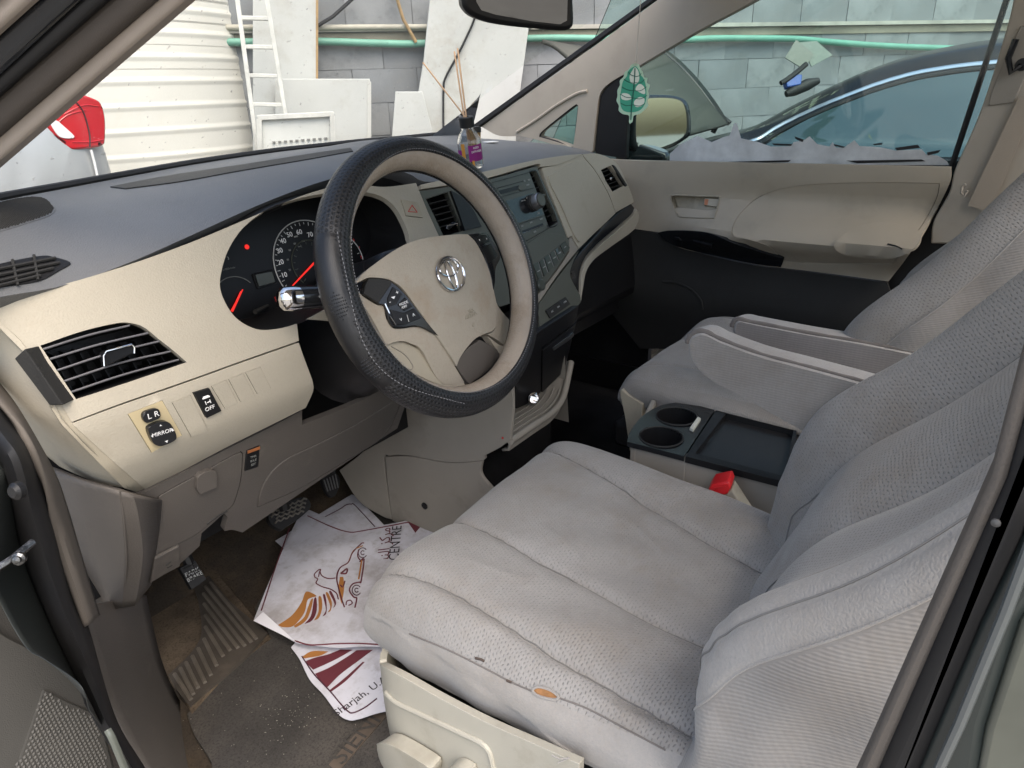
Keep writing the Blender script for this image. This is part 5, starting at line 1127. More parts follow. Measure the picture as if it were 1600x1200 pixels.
# unseen roof cut short, rear shell left off so sky light fills the cabin
def sheet(name, G, m, parent, th=.03):
    v, f = grid_geo(G); o = mesh(name, v, f, m, parent); s = o.modifiers.new('thick', 'SOLIDIFY'); s.thickness = th; return o
roofm = mat('headliner', (.50, .46, .40), .95, grain=(900, .3))
sheet('roof', [[V((x, y, 1.285-.05*(x/.78)**4-.03*max(0, (y+.1)/.25))) for x in np.linspace(-.78, .76, 14)] for y in np.linspace(.13, -.95, 9)], roofm, van)
sheet('underbody', [[V((x, y, -.12)) for x in (-.86, .86)] for y in (1.0, -2.5)], black, van, .1)
sheet('firewall', [[V((x, .96, z)) for x in (-.9, .9)] for z in (-.1, .70)], black, van, .03)
box('footwell_side', (.80, .62, .30), (.012, 0, 0), (0, .40, 0), (0, 0, .42), carpet_k, van)
box('footwell_side', (-.885, .70, .30), (.012, 0, 0), (0, .32, 0), (0, 0, .42), carpet_k, van)
box('door_sill', (.83, -.2, .04), (.05, 0, 0), (0, 1.0, 0), (0, 0, .06), black, van)
box('door_gap_filler', (.80, -.62, .42), (.01, 0, 0), (0, .22, 0), (0, 0, .34), black, van)
for z0, z1, yy in ((.04, .57, -.665), (.93, 1.24, -.70)):
    box('b_pillar_cover', (-.815, yy, (z0+z1)/2), (.02, 0, 0), (0, .035, 0), (0, 0, (z1-z0)/2), pillar_d, van, bevel=.008)
sheet('bonnet', [[V((x, y, z-.05*(x/.9)**4)) for x in np.linspace(-.9, .88, 12)] for y, z in ((.86, .70), (1.1, .66), (1.4, .56), (1.65, .40), (1.75, .15), (1.78, -.15))], paint_g, van, .02)
for sx in (-.91, .89): sheet('front_wing', [[V((sx, y, z)) for y, z in ((.55, zb), (.9, zb), (1.3, zb), (1.65, min(zb, .40)))] for zb in (-.15, .2, .64)], paint_g, van, .02)
# body beyond the cabin: far front wing side under the window line
# near b pillar
bpx = -.80
strip_on('b_pillar_trim', (bpx, -.65, .7), (-1, 0, 0), [(1630, 435), (1660, 445), (1574, 750), (1376, 1200), (1340, 1280), (1308, 1280), (1346, 1200), (1548, 748)], pillar_d, van, .02, .002)
strip_on('b_pillar_seal', (bpx-.004, -.65, .7), (-1, 0, 0), [(1655, 460), (1690, 560), (1600, 842), (1535, 980), (1443, 1200), (1400, 1290), (1338, 1290), (1376, 1199), (1476, 970), (1574, 752)], rubber, van, .02, .006)
strip_on('b_pillar_paint', (bpx-.006, -.65, .7), (-1, -.15, 0), [(1690, 560), (1720, 800), (1600, 975), (1545, 1140), (1520, 1290), (1400, 1290), (1442, 1200), (1535, 982), (1602, 842)], paint_g, van, .02, .005)
strip_on('b_pillar_flange', (bpx-.012, -.65, .7), (-1, -.4, 0), [(1720, 760), (1760, 1290), (1515, 1290), (1545, 1140), (1600, 975)], mat('pale green jamb reflection', (.085, .092, .075), .4, coat=.4, var=(14, .3)), van, .02, .002)  # paleness painted in for reflections on the dark jamb paint
tube('b_pillar_crease', [atpl(a, b, V((bpx-.008, 0, 0)), V((-1, 0, 0))) for a, b in ((1630, 800), (1572, 955), (1500, 1130), (1440, 1260))], .0022, mat('weathered edge', (.09, .10, .10), .3, coat=.5), van, n=8)
lathe('trim_button', at(1556, 816, 'x', bpx-.005), (-1, 0, 0), [(.0016, 0), (.0016, .001), (.0001, .0018)], mat('grey clip', (.06, .06, .06), .5), van, n=12)
# sill: kick plate, seal, jamb
o_G = {}
def ribbon(name, left, right, xl, xr, m, parent, bulge=.006, n=8):
    A = np.array(cr(left, 10)); B = np.array(cr(right, 10)); ta = np.linspace(0, len(A)-1, 60); f_ = lambda Q: np.array([np.interp(ta, range(len(Q)), Q[:, k]) for k in (0, 1)]).T
    tb = np.linspace(0, len(B)-1, 60); g_ = np.array([np.interp(tb, range(len(B)), B[:, k]) for k in (0, 1)]).T; A = f_(A); G = []
    for a, b in zip(A, g_):
        r = []
        for k in range(n+1):
            t = k/n; q = a*(1-t)+b*t; r.append(at(q[0], q[1], 'x', xl+(xr-xl)*t-bulge*math.sin(math.pi*t)))
        G.append(r)
    v, f = grid_geo(G); o = mesh(name, v, f, m, parent); s = o.modifiers.new('thick', 'SOLIDIFY'); s.thickness = .006; s.offset = 0; o_G[name] = G
    if name == 'jamb_paint': s.thickness = .0008
    return o
sl_ = ribbon('kick_plate', [(120, 948), (134, 985), (152, 1040), (176, 1112), (222, 1204), (290, 1310)], [(226, 930), (234, 968), (256, 1050), (298, 1130), (350, 1200), (440, 1300)], -.875, -.757, taupe, van, .006)
S_sill = Surf(o_G['kick_plate'])
mb = MB()
for k in range(14):
    a = (196+random.uniform(-10, 22), 1018+random.uniform(-6, 10)); b = (a[0]+random.uniform(-6, 12), a[1]+random.uniform(6, 20))
    try: mb.add(*tube_geo([S_sill.pos(*a, .0014)[0], S_sill.pos(*b, .0014)[0]], .00045, 4))
    except Exception: pass
tag(mb.build('scratches', mat('scratch', (.32, .29, .26), .8), sl_), kind='stuff')
tube('plate_joint', [S_sill.pos(a, b, .001)[0] for a, b in ((284, 1200), (298, 1192), (312, 1179))], .0012, charcoal, sl_, n=6)
jt = [(-60, 560), (0, 634), (41, 687), (64, 744), (86, 840), (112, 919), (133, 978)]
ribbon('jamb_trim', jt, [(-30, 570), (0, 606), (30, 648), (79, 735), (100, 790), (127, 881), (152, 962)], -.895, -.872, pillar_d, van, .004)
ribbon('door_seal', [(-70, 640), (0, 716), (15, 750), (37, 862), (75, 960), (124, 1069), (157, 1129), (187, 1181), (250, 1290)], [(-55, 560), (0, 636), (42, 690), (66, 750), (112, 919), (134, 980), (176, 1120), (222, 1200), (290, 1310)], -.915, -.888, rubber, van, .012)
tube('seal_lip', [at(a, b, 'x', -.914) for a, b in np.array(cr([(-40, 690), (8, 745), (30, 850), (68, 955), (116, 1062), (180, 1172), (215, 1225)], 6))], .003, rubber, van, n=8)
ribbon('jamb_paint', [(-90, 700), (-40, 800), (-10, 900), (0, 940), (40, 1010), (71, 1031), (124, 1069), (140, 1110)], [(-50, 650), (0, 716), (15, 750), (37, 862), (75, 960), (124, 1065), (150, 1118), (160, 1135)], -.96, -.915, mat('matt dark jamb', (.022, .026, .025), .6, var=(4, .2)), van, .0)
lathe('rubber_plug', at(32, 765, 'x', -.93), (-.9, -.3, .2), [(.008, 0), (.008, .005), (.005, .008), (.0001, .008)], black, van, n=16)
# sill edge of the body, its sunlit look painted in as a pale tone
ribbon('sill_edge', [(168, 1140), (178, 1160), (200, 1215), (230, 1290)], [(176, 1150), (190, 1182), (226, 1240), (262, 1290)], -.95, -.915, mat('sunlit sill tone', (.10, .11, .095), .3, coat=.5), van, .0)

# ------------------------------------------------------------------ driver door, swung open at the left
dd = empty('driver_door', (-.98, .3, -.1), 'grey trim of the open driver door with speaker grille, at the lower left', 'car door')
dP, dN = V((-1.0, .16, .35)), V((.25, -.93, .28))
S_dd = fnsurf(lambda u, v: V(atpl(60, 1100, dP, dN))+V((.93, .25, 0)).normalized()*(-.5+1.0*u)+V((0, .28, .96)).normalized()*(-.5+1.1*v), 20, 20)
panel('door_trim', S_dd, [(-120, 880, 1), (-40, 950), (0, 990), (40, 1012), (71, 1031), (100, 1054), (124, 1069), (140, 1100), (158, 1130), (176, 1190), (195, 1270, 1), (-120, 1270, 1)], doortrim, dd, th=.03, bevel=.006, h=.04)
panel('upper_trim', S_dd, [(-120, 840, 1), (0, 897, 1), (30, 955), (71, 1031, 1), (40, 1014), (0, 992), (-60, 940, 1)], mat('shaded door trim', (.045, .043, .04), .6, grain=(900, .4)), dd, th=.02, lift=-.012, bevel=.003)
sg = [(66, 1078, 1), (100, 1096), (144, 1116), (150, 1124), (158, 1146), (170, 1190), (182, 1240, 1), (10, 1240, 1), (38, 1160)]
sgp = panel('speaker_grille', S_dd, sg, doortrim, dd, th=.01, lift=.004, bevel=.002)
A = outline(S_dd, [(66, 1083), (100, 1101), (142, 1120), (152, 1146), (164, 1190), (172, 1230), (18, 1230), (42, 1160)]); lo, hi = A.min(0), A.max(0)
q = np.array([(x, y) for x in np.arange(lo[0], hi[0], .0044) for y in np.arange(lo[1], hi[1], .0044)]); q = q[inpoly(q, A)]; P_, N_ = S_dd.ev(q); mb = MB()
gu = V((.93, .25, 0)).normalized(); gv = V((0, .28, .96)).normalized()
for p, n in zip(P_, N_):
    c = V(p)+V(n)*.0042; X = gu*.0015; Y = gv*.0015; mb.add([c+X+Y, c+X-Y, c-X-Y, c-X+Y, c+V(n)*.0018], [(0, 1, 4), (1, 2, 4), (2, 3, 4), (3, 0, 4)])
tag(mb.build('grille_mesh', mat('grille grey', (.10, .097, .09), .6), sgp), kind='stuff')
strapm = mat('greasy steel', (.22, .22, .22), .35, metal=1, grain=(300, .6), dirt=[(60, (.03, .03, .03), .8, .45, .6)])
hg = at(20, 880, 'x', -.95)
tube('check_strap', [hg+V((-.05, .01, -.01)), hg+V((.0, 0, .004)), hg+V((.022, .01, .006))], .0038, strapm, dd, n=8)
lathe('hinge_bolt', hg+V((.006, -.004, .004)), (-.6, -.7, .3), [(.006, 0), (.006, .004), (.0035, .005), (.0035, .008), (.0001, .009)], strapm, dd, n=10)

# ------------------------------------------------------------------ passenger door
pdoor = empty('passenger_door', (.78, -.1, .2), 'beige passenger door with armrest and window, on the far side of the cabin', 'car door')
def x_door(y, z): return .745-.082*gs(z, .572, .046)*sstep(.22, -.06, y)+.016*gs(z, .66, .035)*sstep(.15, -.1, y)-.012*sstep(.62, .75, z)-.02*gs(z, .36, .08)
S_door = fnsurf(lambda u, v: (x_door(-.95+1.5*u, .15+.62*v), -.95+1.5*u, .15+.62*v), 60, 50)
rec = [(1144, 364), (1147, 350), (1160, 330), (1185, 309), (1225, 295), (1280, 288), (1380, 286), (1468, 287, 1), (1462, 312), (1440, 352), (1415, 385), (1395, 412, 1), (1310, 412), (1235, 409), (1222, 403), (1200, 384), (1170, 374), (1150, 370)]
hnd = [(1048, 309), (1052, 305), (1085, 306), (1120, 307), (1124, 311), (1117, 338), (1112, 341), (1080, 340), (1061, 338), (1055, 330)]
swp = [(1029, 363, 1), (1045, 360), (1075, 360), (1110, 364), (1150, 378), (1190, 391), (1222, 400), (1225, 405), (1221, 416, 1), (1180, 411), (1110, 396), (1060, 384), (1040, 374)]
oh, orc, osw = outline(S_door, hnd), outline(S_door, rec), outline(S_door, swp)
panel('door_card', S_door, [(930, 246, 1), (975, 250), (1100, 253), (1300, 257), (1486, 261, 1), (1484, 285), (1462, 330), (1420, 398), (1388, 440, 1), (1300, 428), (1221, 418.5, 1), (1180, 413), (1110, 398), (1060, 386), (1030, 363, 1), (985, 357, 1), (975, 330), (960, 290)], doorbeige, pdoor, holes=[grow(oh, .0005), grow(orc, .001)], th=.012, bevel=.003, h=.025)
cutpanel('armrest_panel', S_door, orc, doorbeige, pdoor, th=.012, lift=-.001, bevel=.004, h=.02)
panel('elbow_pad', S_door, [(1304, 383), (1312, 373), (1338, 358), (1375, 350), (1415, 355), (1440, 368), (1425, 392), (1385, 402), (1335, 398), (1312, 392)], doorbeige, pdoor, th=.014, lift=.0055, bevel=.005, h=.02)
line_on('upholstery_scuff', S_door, [(1387, 383), (1400, 386), (1410, 390)], .0018, charcoal, pdoor, lift=.006)
rc = empty('handle_recess', wloc(pdoor), None, None); rc.parent = pdoor; rc.location = (0, 0, 0)
ventbox(rc, S_door, oh, np.array([.02, 0, 0]), beige_d)
panel('inner_handle', S_door, [(1055, 325), (1080, 326), (1105, 328), (1119, 326, 1), (1115, 340, 1), (1085, 339), (1062, 337)], doorbeige, rc, th=.01, lift=-.002, bevel=.003)
panel('lock_tab', S_door, rect4((1101, 310), (1122, 311), (1119, 322), (1099, 320)), beige, rc, smooth=False, th=.01, lift=-.002, bevel=.002)
panel('lock_flag', S_door, rect4((1101, 311), (1107, 311), (1105, 320), (1100, 320)), mat('orange flag', (.45, .18, .09), .5), rc, smooth=False, th=.003, lift=-.001)
line_on('recess_rim', S_door, hnd+[hnd[0]], .0022, beige_d, rc, lift=.001)
swt = cutpanel('switch_panel', S_door, osw, glossb, pdoor, th=.014, lift=.006, bevel=.003, h=.02)
for q in (((1057, 368), (1064, 369), (1068, 373), (1060, 372)), ((1086, 372), (1098, 375), (1100, 380), (1088, 377)), ((1099, 375), (1114, 379), (1114, 384), (1100, 380))):
    panel('window_key', S_door, rect4(*q), black, swt, smooth=False, th=.006, lift=.010, bevel=.001)
panel('lower_door_card', S_door, [(965, 345, 1), (985, 359, 1), (1029, 365), (1040, 376), (1060, 387), (1110, 400), (1180, 415), (1221, 420, 1), (1300, 430), (1386, 442, 1), (1400, 480, 1), (1350, 545, 1), (1000, 545, 1), (940, 470, 1)], charcoal, pdoor, th=.012, bevel=.003, h=.03)
line_on('speaker_ring', S_door, [(1098, 484), (1095, 468), (1080, 452), (1058, 442), (1036, 440)], .003, charcoal, pdoor, lift=.002)
panel('sail_panel', S_fp, [(936, 150, 1), (960, 122), (985, 104, 1), (979, 180), (976, 249, 1), (928, 241, 1), (932, 190)], black, pdoor, th=.02, lift=-.006, bevel=.003, h=.03)
gx = .775
prism('window_glass', [V((gx, .62, .70)), V((gx, -.74, .72)), V((gx-.05, -.82, 1.24)), V((gx-.05, .30, 1.24))], (.004, 0, 0), glass_t, pdoor)
tube('glass_run_seal', [at(a, b, 'x', .752) for a, b in ((977, 251), (1100, 254.5), (1300, 258.5), (1487, 262))], .0035, rubber, pdoor, n=8)
tube('glass_channel', [at(a, b, 'x', .765) for a, b in ((975, 252), (978, 180), (984, 104))], .005, rubber, pdoor, n=8)
tube('rear_glass_channel', [at(a, b, 'x', .760) for a, b in ((1486, 263), (1530, 130), (1576, -10), (1600, -80))], .006, rubber, pdoor, n=8)
# torn tint film left along the bottom of the glass
fl = [(1046, 257), (1047, 240), (1062, 226), (1090, 212), (1112, 222), (1131, 214), (1140, 212), (1147, 193), (1151, 192), (1158, 216), (1185, 222), (1205, 229), (1236, 228), (1240, 222), (1256, 219), (1265, 213), (1277, 225), (1296, 229), (1301, 222), (1306, 230), (1318, 231), (1335, 219), (1343, 228), (1375, 230), (1400, 235), (1440, 233), (1447, 241), (1465, 243), (1480, 252), (1483, 258)]
gP, gN = V((gx-.006, 0, .71)), V((1, 0, .0943)).normalized(); pf = [atpl(a, b, gP, gN) for a, b in fl]; film = mat('peeled film', (.80, .82, .83), .45, var=(14, .3)); film.node_tree.nodes['Principled BSDF'].inputs['Alpha'].default_value = .93
n = len(pf); from mathutils.geometry import tessellate_polygon
fo = mesh('torn_film', pf, [tuple(t) for t in tessellate_polygon([pf])], film, pdoor, smooth=False)
fo.modifiers.new('thick', 'SOLIDIFY').thickness = .0006
dk = mat('dark film scrap', (.02, .02, .022), .5)
for q in (((1242, 213), (1256, 218), (1254, 222), (1243, 217)), ((1206, 224), (1238, 225), (1236, 228), (1210, 227)), ((1303, 225), (1320, 229), (1318, 231), (1304, 228)), ((1364, 225), (1379, 223), (1378, 226), (1366, 227)), ((1398, 231), (1434, 226), (1438, 231), (1402, 235)), ((1448, 238), (1470, 234), (1466, 239), (1450, 243)), ((1322, 251), (1440, 249), (1446, 252), (1340, 255)), ((1130, 253), (1236, 250), (1232, 253), (1130, 256))):
    o = mesh('film_scrap', [atpl(a, b, gP-gN*.002, gN) for a, b in q], [(0, 1, 2, 3)], dk, pdoor, smooth=False); o.modifiers.new('thick', 'SOLIDIFY').thickness = .0006
# far b pillar with belt
fb = empty('far_b_pillar', (.76, -.6, .6), 'beige pillar trim with the passenger belt, at the upper right behind the far window', 'pillar trim')
S_fb = fnsurf(lambda u, v: (.755-.05*max(0, v-.5)-.03*gs(u, .5, .3), -.35-.75*u, .45+.85*v), 24, 24)
panel('pillar_cover', S_fb, [(1578, -40, 1), (1584, 0), (1560, 90), (1530, 180), (1494, 262), (1484, 300), (1460, 345), (1455, 380, 1), (1560, 380, 1), (1720, 200, 1), (1720, -40, 1)], pillar_b, fb, th=.02, lift=.006, bevel=.006, h=.03)
panel('cover_inset', S_fb, [(1568, 100, 1), (1596, 40, 1), (1640, 40, 1), (1585, 160, 1), (1545, 165, 1), (1552, 140)], beige_g, fb, th=.01, lift=.010, bevel=.004)
bl_ = panel('seat_belt', S_fb, [(1594, 150, 1), (1625, 145, 1), (1550, 330, 1), (1514, 320, 1)], mat('belt webbing', (.36, .31, .25), .8, grain=(600, .5)), fb, smooth=False, th=.002, lift=.014, bevel=None)
tube('belt_guide', [S_fb.pos(a, b, .02)[0] for a, b in ((1512, 286), (1506, 290), (1505, 300), (1510, 304), (1515, 296))], .003, pillar_b, fb, n=8)
tube('belt_anchor', [S_fb.pos(a, b, .03)[0] for a, b in ((1592, 60), (1580, 90), (1584, 112), (1600, 100))], .006, glossb, fb, n=8)
lathe('anchor_bolt', S_fb.pos(1600, 100, .02)[0], (-1, 0, 0), [(.012, 0), (.012, .008), (.0001, .01)], black, fb, n=14)
# ------------------------------------------------------------------ small things in the cabin
mi = empty('rear_view_mirror', depth(810, 5, 1.10), 'black rear view mirror hanging at the top of the windscreen', 'mirror')
mP = depth(810, 10, 1.10); mN = (CPOS-mP).normalized()*.6+V((0, -1, -.1))*.4; mN.normalize()
mo = [atpl(a, b, mP, mN) for a, b in np.array(cr([(723, -40), (723, 0), (727, 14), (740, 26), (765, 35), (800, 41), (850, 46), (880, 48), (893, 45), (898, 34), (897, 0), (896, -40)], 5))]
prism('mirror_housing', mo, -mN*.03, black, mi, bevel=.008)
mg = [atpl(a, b, mP+mN*.001, mN) for a, b in ((744, -38), (744, 2), (752, 16), (775, 23), (830, 33), (875, 38), (886, 32), (888, -36))]
mat('mirror silver', (.55, .56, .55), .03, metal=1)
prism('mirror_glass', mg, -mN*.001, mat('dimmed mirror', (.16, .16, .155), .04, metal=1), mi)
tube('mirror_stem', [mP-mN*.02+V((0, 0, .03)), V((mP.x, mP.y+.06, 1.24))], .01, black, mi, n=10)
lf = empty('leaf_air_freshener', depth(990, 145, 1.22), 'green and white leaf shaped air freshener hanging on a string before the far window', 'air freshener')
lP = depth(990, 145, 1.22); lN = (CPOS-lP).normalized()+V((0, -.12, .1)); lN.normalize()
S_lf = fnsurf(lambda u, v: lP+CR*(-.06+.12*u)+(lN.cross(CR)*(-1 if lN.cross(CR).z < 0 else 1)).normalized()*(-.08+.16*v), 10, 10)
C2 = lambda p: [(500+a/2.667, b/2.667, *r) for a, b, *r in p]
lo_ = C2([(1315, 262), (1328, 268), (1338, 290), (1345, 300), (1352, 322), (1365, 325), (1362, 345), (1375, 355), (1368, 380), (1372, 400), (1365, 420), (1368, 440), (1350, 460), (1330, 475), (1308, 482), (1303, 505), (1295, 517), (1288, 508), (1288, 482), (1262, 475), (1245, 460), (1246, 440), (1236, 420), (1240, 400), (1240, 375), (1250, 355), (1250, 335), (1265, 320), (1270, 300), (1285, 290), (1298, 270)])
lfp = panel('leaf_card', S_lf, lo_, mat('mint card', (.44, .66, .52), .6), lf, th=.0022, bevel=.0004, h=.01)
gl_ = mat('leaf green', (.045, .36, .25), .6); wl_ = mat('leaf pale', (.70, .78, .72), .6); vein = mat('leaf vein', (.012, .12, .09), .6)
def lpan(nm, pts, m, l): return panel(nm, S_lf, C2(pts), m, lfp, th=.0003, lift=l, bevel=None, h=.02)
lpan('leaf_blade', [(1312, 276), (1328, 290), (1336, 312), (1350, 330), (1358, 360), (1360, 395), (1355, 430), (1335, 458), (1303, 468), (1270, 464), (1254, 445), (1250, 410), (1255, 372), (1262, 340), (1278, 318), (1285, 296)], gl_, .0004)
lpan('leaf_light', [(1312, 280), (1326, 296), (1330, 330), (1318, 350), (1296, 345), (1290, 318), (1300, 296)], wl_, .0007)
lpan('leaf_light', [(1330, 350), (1350, 362), (1354, 392), (1330, 384), (1314, 372)], wl_, .0007); lpan('leaf_light', [(1330, 405), (1352, 412), (1345, 438), (1318, 446), (1308, 425)], wl_, .0007)
lpan('leaf_light', [(1258, 390), (1285, 392), (1298, 410), (1280, 418), (1256, 412)], wl_, .0007)
def lst(pts, r): line_on('vein', S_lf, C2(pts), r, vein, lfp, lift=.0011, n=5)
lst([(1312, 285), (1310, 330), (1305, 390), (1298, 440), (1295, 500)], .0011)
for a in ([(1311, 320), (1330, 316), (1338, 306)], [(1309, 345), (1335, 345), (1352, 332)], [(1306, 378), (1335, 378), (1360, 362)], [(1303, 408), (1335, 412), (1362, 398)], [(1300, 436), (1330, 442), (1354, 432)], [(1311, 318), (1295, 312), (1285, 300)], [(1309, 348), (1285, 342), (1266, 330)], [(1306, 378), (1280, 374), (1256, 362)], [(1303, 408), (1275, 405), (1250, 392)], [(1299, 438), (1275, 440), (1252, 430)]): lst(a, .0006)
sp0 = S_lf.pos(993, 100, .001)[0]; tube('string', [sp0, sp0+(depth(1001, 0, 1.22)-sp0)*1.0, depth(1004, -40, 1.22)], .0007, mat('cotton string', (.6, .58, .52), .9), lf, n=6)
tube('string_eye', [sp0+CR*(.003*math.cos(t))+CU*(.003*math.sin(t)) for t in np.linspace(0, 6.28, 12)], .0006, MATS['cotton string'], lf, n=5)
# reed diffuser bottle
bP, bN = S_pad.pos(738, 262); bt = empty('reed_diffuser_bottle', bP, 'clear glass reed diffuser bottle with black collar and purple label, on the dash top', 'bottle')
Hb = .072; up = (V((0, 0, 1))+V((-.14, -.02, 0))).normalized(); cg = bpy.data.materials.new('clear glass'); cg.use_nodes = True; b_ = cg.node_tree.nodes['Principled BSDF']; b_.inputs['Transmission Weight'].default_value = 1; b_.inputs['Roughness'].default_value = .02; b_.inputs['IOR'].default_value = 1.45
R0 = .0235
lathe('bottle_body', bP, up, [(.0001, .001), (R0*.92, .001), (R0, .004), (R0, .045), (R0*.93, .056), (R0*.72, .066), (.012, .071), (.0115, .077), (.0095, .077), (.0105, .071), (R0*.64, .064), (R0*.86, .054), (R0*.92, .044), (R0*.92, .006), (.0001, .005)], cg, bt, n=40)
lathe('oil', bP, up, [(.0001, .0056), (R0*.90, .0066), (R0*.90, .017), (.0001, .017)], cg, bt, n=32)
lathe('collar', bP, up, [(.0125, .076), (.0145, .077), (.0145, .094), (.013, .0955), (.006, .0955), (.006, .09)], black, bt, n=28)
xa = up.cross((CPOS-bP).normalized()).normalized(); ya = xa.cross(up)
def lab(a0, a1, h0, h1, m, nm, rr=R0+.0004):
    G = [[bP+up*h+(ya*math.cos(t)+xa*math.sin(t))*rr for t in np.linspace(a0, a1, 14)] for h in (h0, h1)]; v, f = grid_geo(G); return mesh(nm, v, f, m, bt)
lb = lab(-.15, 1.25, .016, .046, mat('purple label', (.22, .012, .17), .4), 'label'); lab(-1.45, -.5, .016, .038, MATS['purple label'], 'label')
lab(-.75, -.42, .020, .050, mat('amber leaf print', (.55, .25, .04), .4), 'leaf_print', R0+.0007); lab(.05, .25, .006, .018, MATS['amber leaf print'], 'leaf_print', R0+.0007)
for s, h in (('REED', .041), ('DIFFUSER', .034)):
    dn_ = (ya*math.cos(.5)+xa*math.sin(.5)); text_at(s, bP+up*h+dn_*(R0+.0012), up.cross(dn_) if False else dn_.cross(up)*-1, dn_, .0052, white_p, lb)
rdm = mat('reed', (.50, .32, .19), .7)
tube('reed', [bP+up*.03, bP+up*.095+V((.001, 0, 0)), depth(715, 76, (bP-CPOS).dot(CF)-.005)], .0017, rdm, bt, n=8)
tube('reed', [bP+up*.03, bP+up*.095+V((-.003, .002, 0)), depth(710, 81, (bP-CPOS).dot(CF)+.01)], .0016, rdm, bt, n=8)
tube('reed', [bP+up*.03+V((.008, 0, 0)), bP+up*.094+V((-.003, -.002, 0)), depth(661, 98, (bP-CPOS).dot(CF)+.01)], .0015, rdm, bt, n=8)
# little lidded cup and paper slip behind it
cP, _ = S_pad.pos(742, 228); cP = at(742, 229, 'z', S_pad.pos(742, 224)[0].z)
cpp = empty('paper_cup', cP, 'small kraft paper cup with black lid, behind the diffuser on the dash', 'cup')
Dc = (cP-CPOS).dot(CF)/FPX
lathe('cup_body', cP, (0, 0, 1), [(9*Dc, 0), (10.5*Dc, 22*Dc), (.0001, 22*Dc)], mat('kraft', (.33, .22, .10), .8, var=(60, .3)), cpp, n=24)
lathe('cup_lid', cP, (0, 0, 1), [(11*Dc, 21*Dc), (11.3*Dc, 26*Dc), (10*Dc, 29*Dc), (.0001, 29*Dc)], black, cpp, n=24)
sP, sN = S_pad.pos(766, 223, .001)
tag(box('paper_slip', sP+V((0, 0, .001)), (.014, -.006, 0), (.005, .012, 0), (0, 0, .0006), white_p, None), 'small white paper slip lying on the dash beside the cup', 'paper slip')
# far exterior mirror
em_ = empty('door_mirror', at(1035, 200, 'x', 1.0), 'black passenger side door mirror outside the far window', 'mirror')
eP = at(1035, 195, 'x', 1.0); eN = ((CPOS-eP).normalized()+V((0, -.9, 0))).normalized()
eo = [atpl(a, b, eP, eN) for a, b in np.array(cr([(990, 165), (1005, 150), (1040, 148), (1065, 151), (1078, 160), (1083, 185), (1082, 210), (1072, 220), (1050, 232), (1010, 240), (992, 238), (985, 220)], 5, True))]
prism('mirror_shell', eo, -eN*.09, glossb, em_, bevel=.02)
eg = [atpl(a, b, eP+eN*.002, eN) for a, b in np.array(cr([(996, 166), (1008, 155), (1040, 153), (1062, 157), (1070, 168), (1073, 190), (1070, 210), (1050, 224), (1015, 235), (1000, 232), (994, 215)], 4, True))]
prism('mirror_glass', eg, -eN*.001, MATS['mirror silver'], em_)
prism('mirror_foot', [at(a, b, 'x', .93) for a, b in ((960, 215), (1000, 225), (1040, 240), (1040, 256), (960, 256))], (.06, 0, 0), glossb, em_, bevel=.01)
# ------------------------------------------------------------------ the yard outside: ground, block wall, sheets, ladder, tank, cars
GZ = -.42
gm = mat('yard concrete', (.36, .34, .30), .9, var=(1.2, .2), dirt=[(3, (.20, .18, .15), .6, .5, .7)], spec=.2)
mesh('ground', [(-120, -120, GZ), (120, -120, GZ), (120, 120, GZ), (-120, 120, GZ)], [(0, 1, 2, 3)], gm, None, smooth=False)['kind'] = 'structure'
WA = R_(53.25); wn = V((math.cos(WA), math.sin(WA), 0)); wt = V((math.sin(WA), -math.cos(WA), 0)); WD = 4.6; wP = CPOS+wn*WD; wP.z = 0
def onw(px, py, off=0.): return atpl(px, py, wP-wn*off, wn)
blockm = mat('grey block', (.245, .258, .268), .95, grain=(70, 1.), var=(2.2, .25), dirt=[(5, (.21, .21, .205), .5, .55, .72)], spec=.15)
blockl = mat('pale grey block', (.275, .286, .293), .95, grain=(70, 1.), var=(2.6, .2), dirt=[(6, (.10, .105, .11), .5, .55, .72)], spec=.15)
mortar = mat('mortar', (.21, .218, .225), .95, grain=(90, .5), var=(4, .2), spec=.1)
wl0 = empty('block_wall', wP+wt*.5+V((0, 0, GZ)), 'long grey concrete block wall closing the yard behind the vehicles', 'wall')
box('mortar_core', wP+wn*.112+V((0, 0, (GZ+3.3)/2)), wt*9, wn*.10, V((0, 0, (3.3-GZ)/2)), mortar, wl0)
v_, f_ = box_geo((0, 0, 0), wt*.1978, wn*.05, V((0, 0, .0944))); proto = {}
def jitter_block(m, k):
    vv = [V(p)+wn*(-abs(random.gauss(0, .004)))+V((0, 0, random.gauss(0, .0012)))+wt*random.gauss(0, .0015) for p in v_]
    me = bpy.data.meshes.new('block'); me.from_pydata([tuple(p) for p in vv], [], f_); me.materials.append(m); return me
mes = [jitter_block(random.choice((blockm, blockm, blockl)), k) for k in range(14)]
zc0 = onw(1160, 92).z
for r in range(-5, 7):
    z = zc0+(r+.5)*.192
    for c in range(-9, 11):
        p = wP+wt*(.40*(c+.5*(r % 2))+.8)+wn*.0575; p.z = z
        if z < GZ: continue
        o = bpy.data.objects.new('block', random.choice(mes)); COL.objects.link(o); o.parent = wl0; o.location = p-wl0.location
box('coping_band', wP+wt*.5-wn*.012+V((0, 0, onw(1300, 37).z)), wt*6, wn*.016, V((0, 0, .012)), mat('painted band', (.42, .40, .35), .8, var=(5, .3)), wl0)
box('ledge_shade_band', wP+wt*.5-wn*.002+V((0, 0, onw(1300, 47).z)), wt*6, wn*.004, V((0, 0, .024)), mat('yellowish shaded render', (.27, .245, .19), .9, var=(3, .35)), wl0)  # yellowish band painted on the wall for the shade under the coping
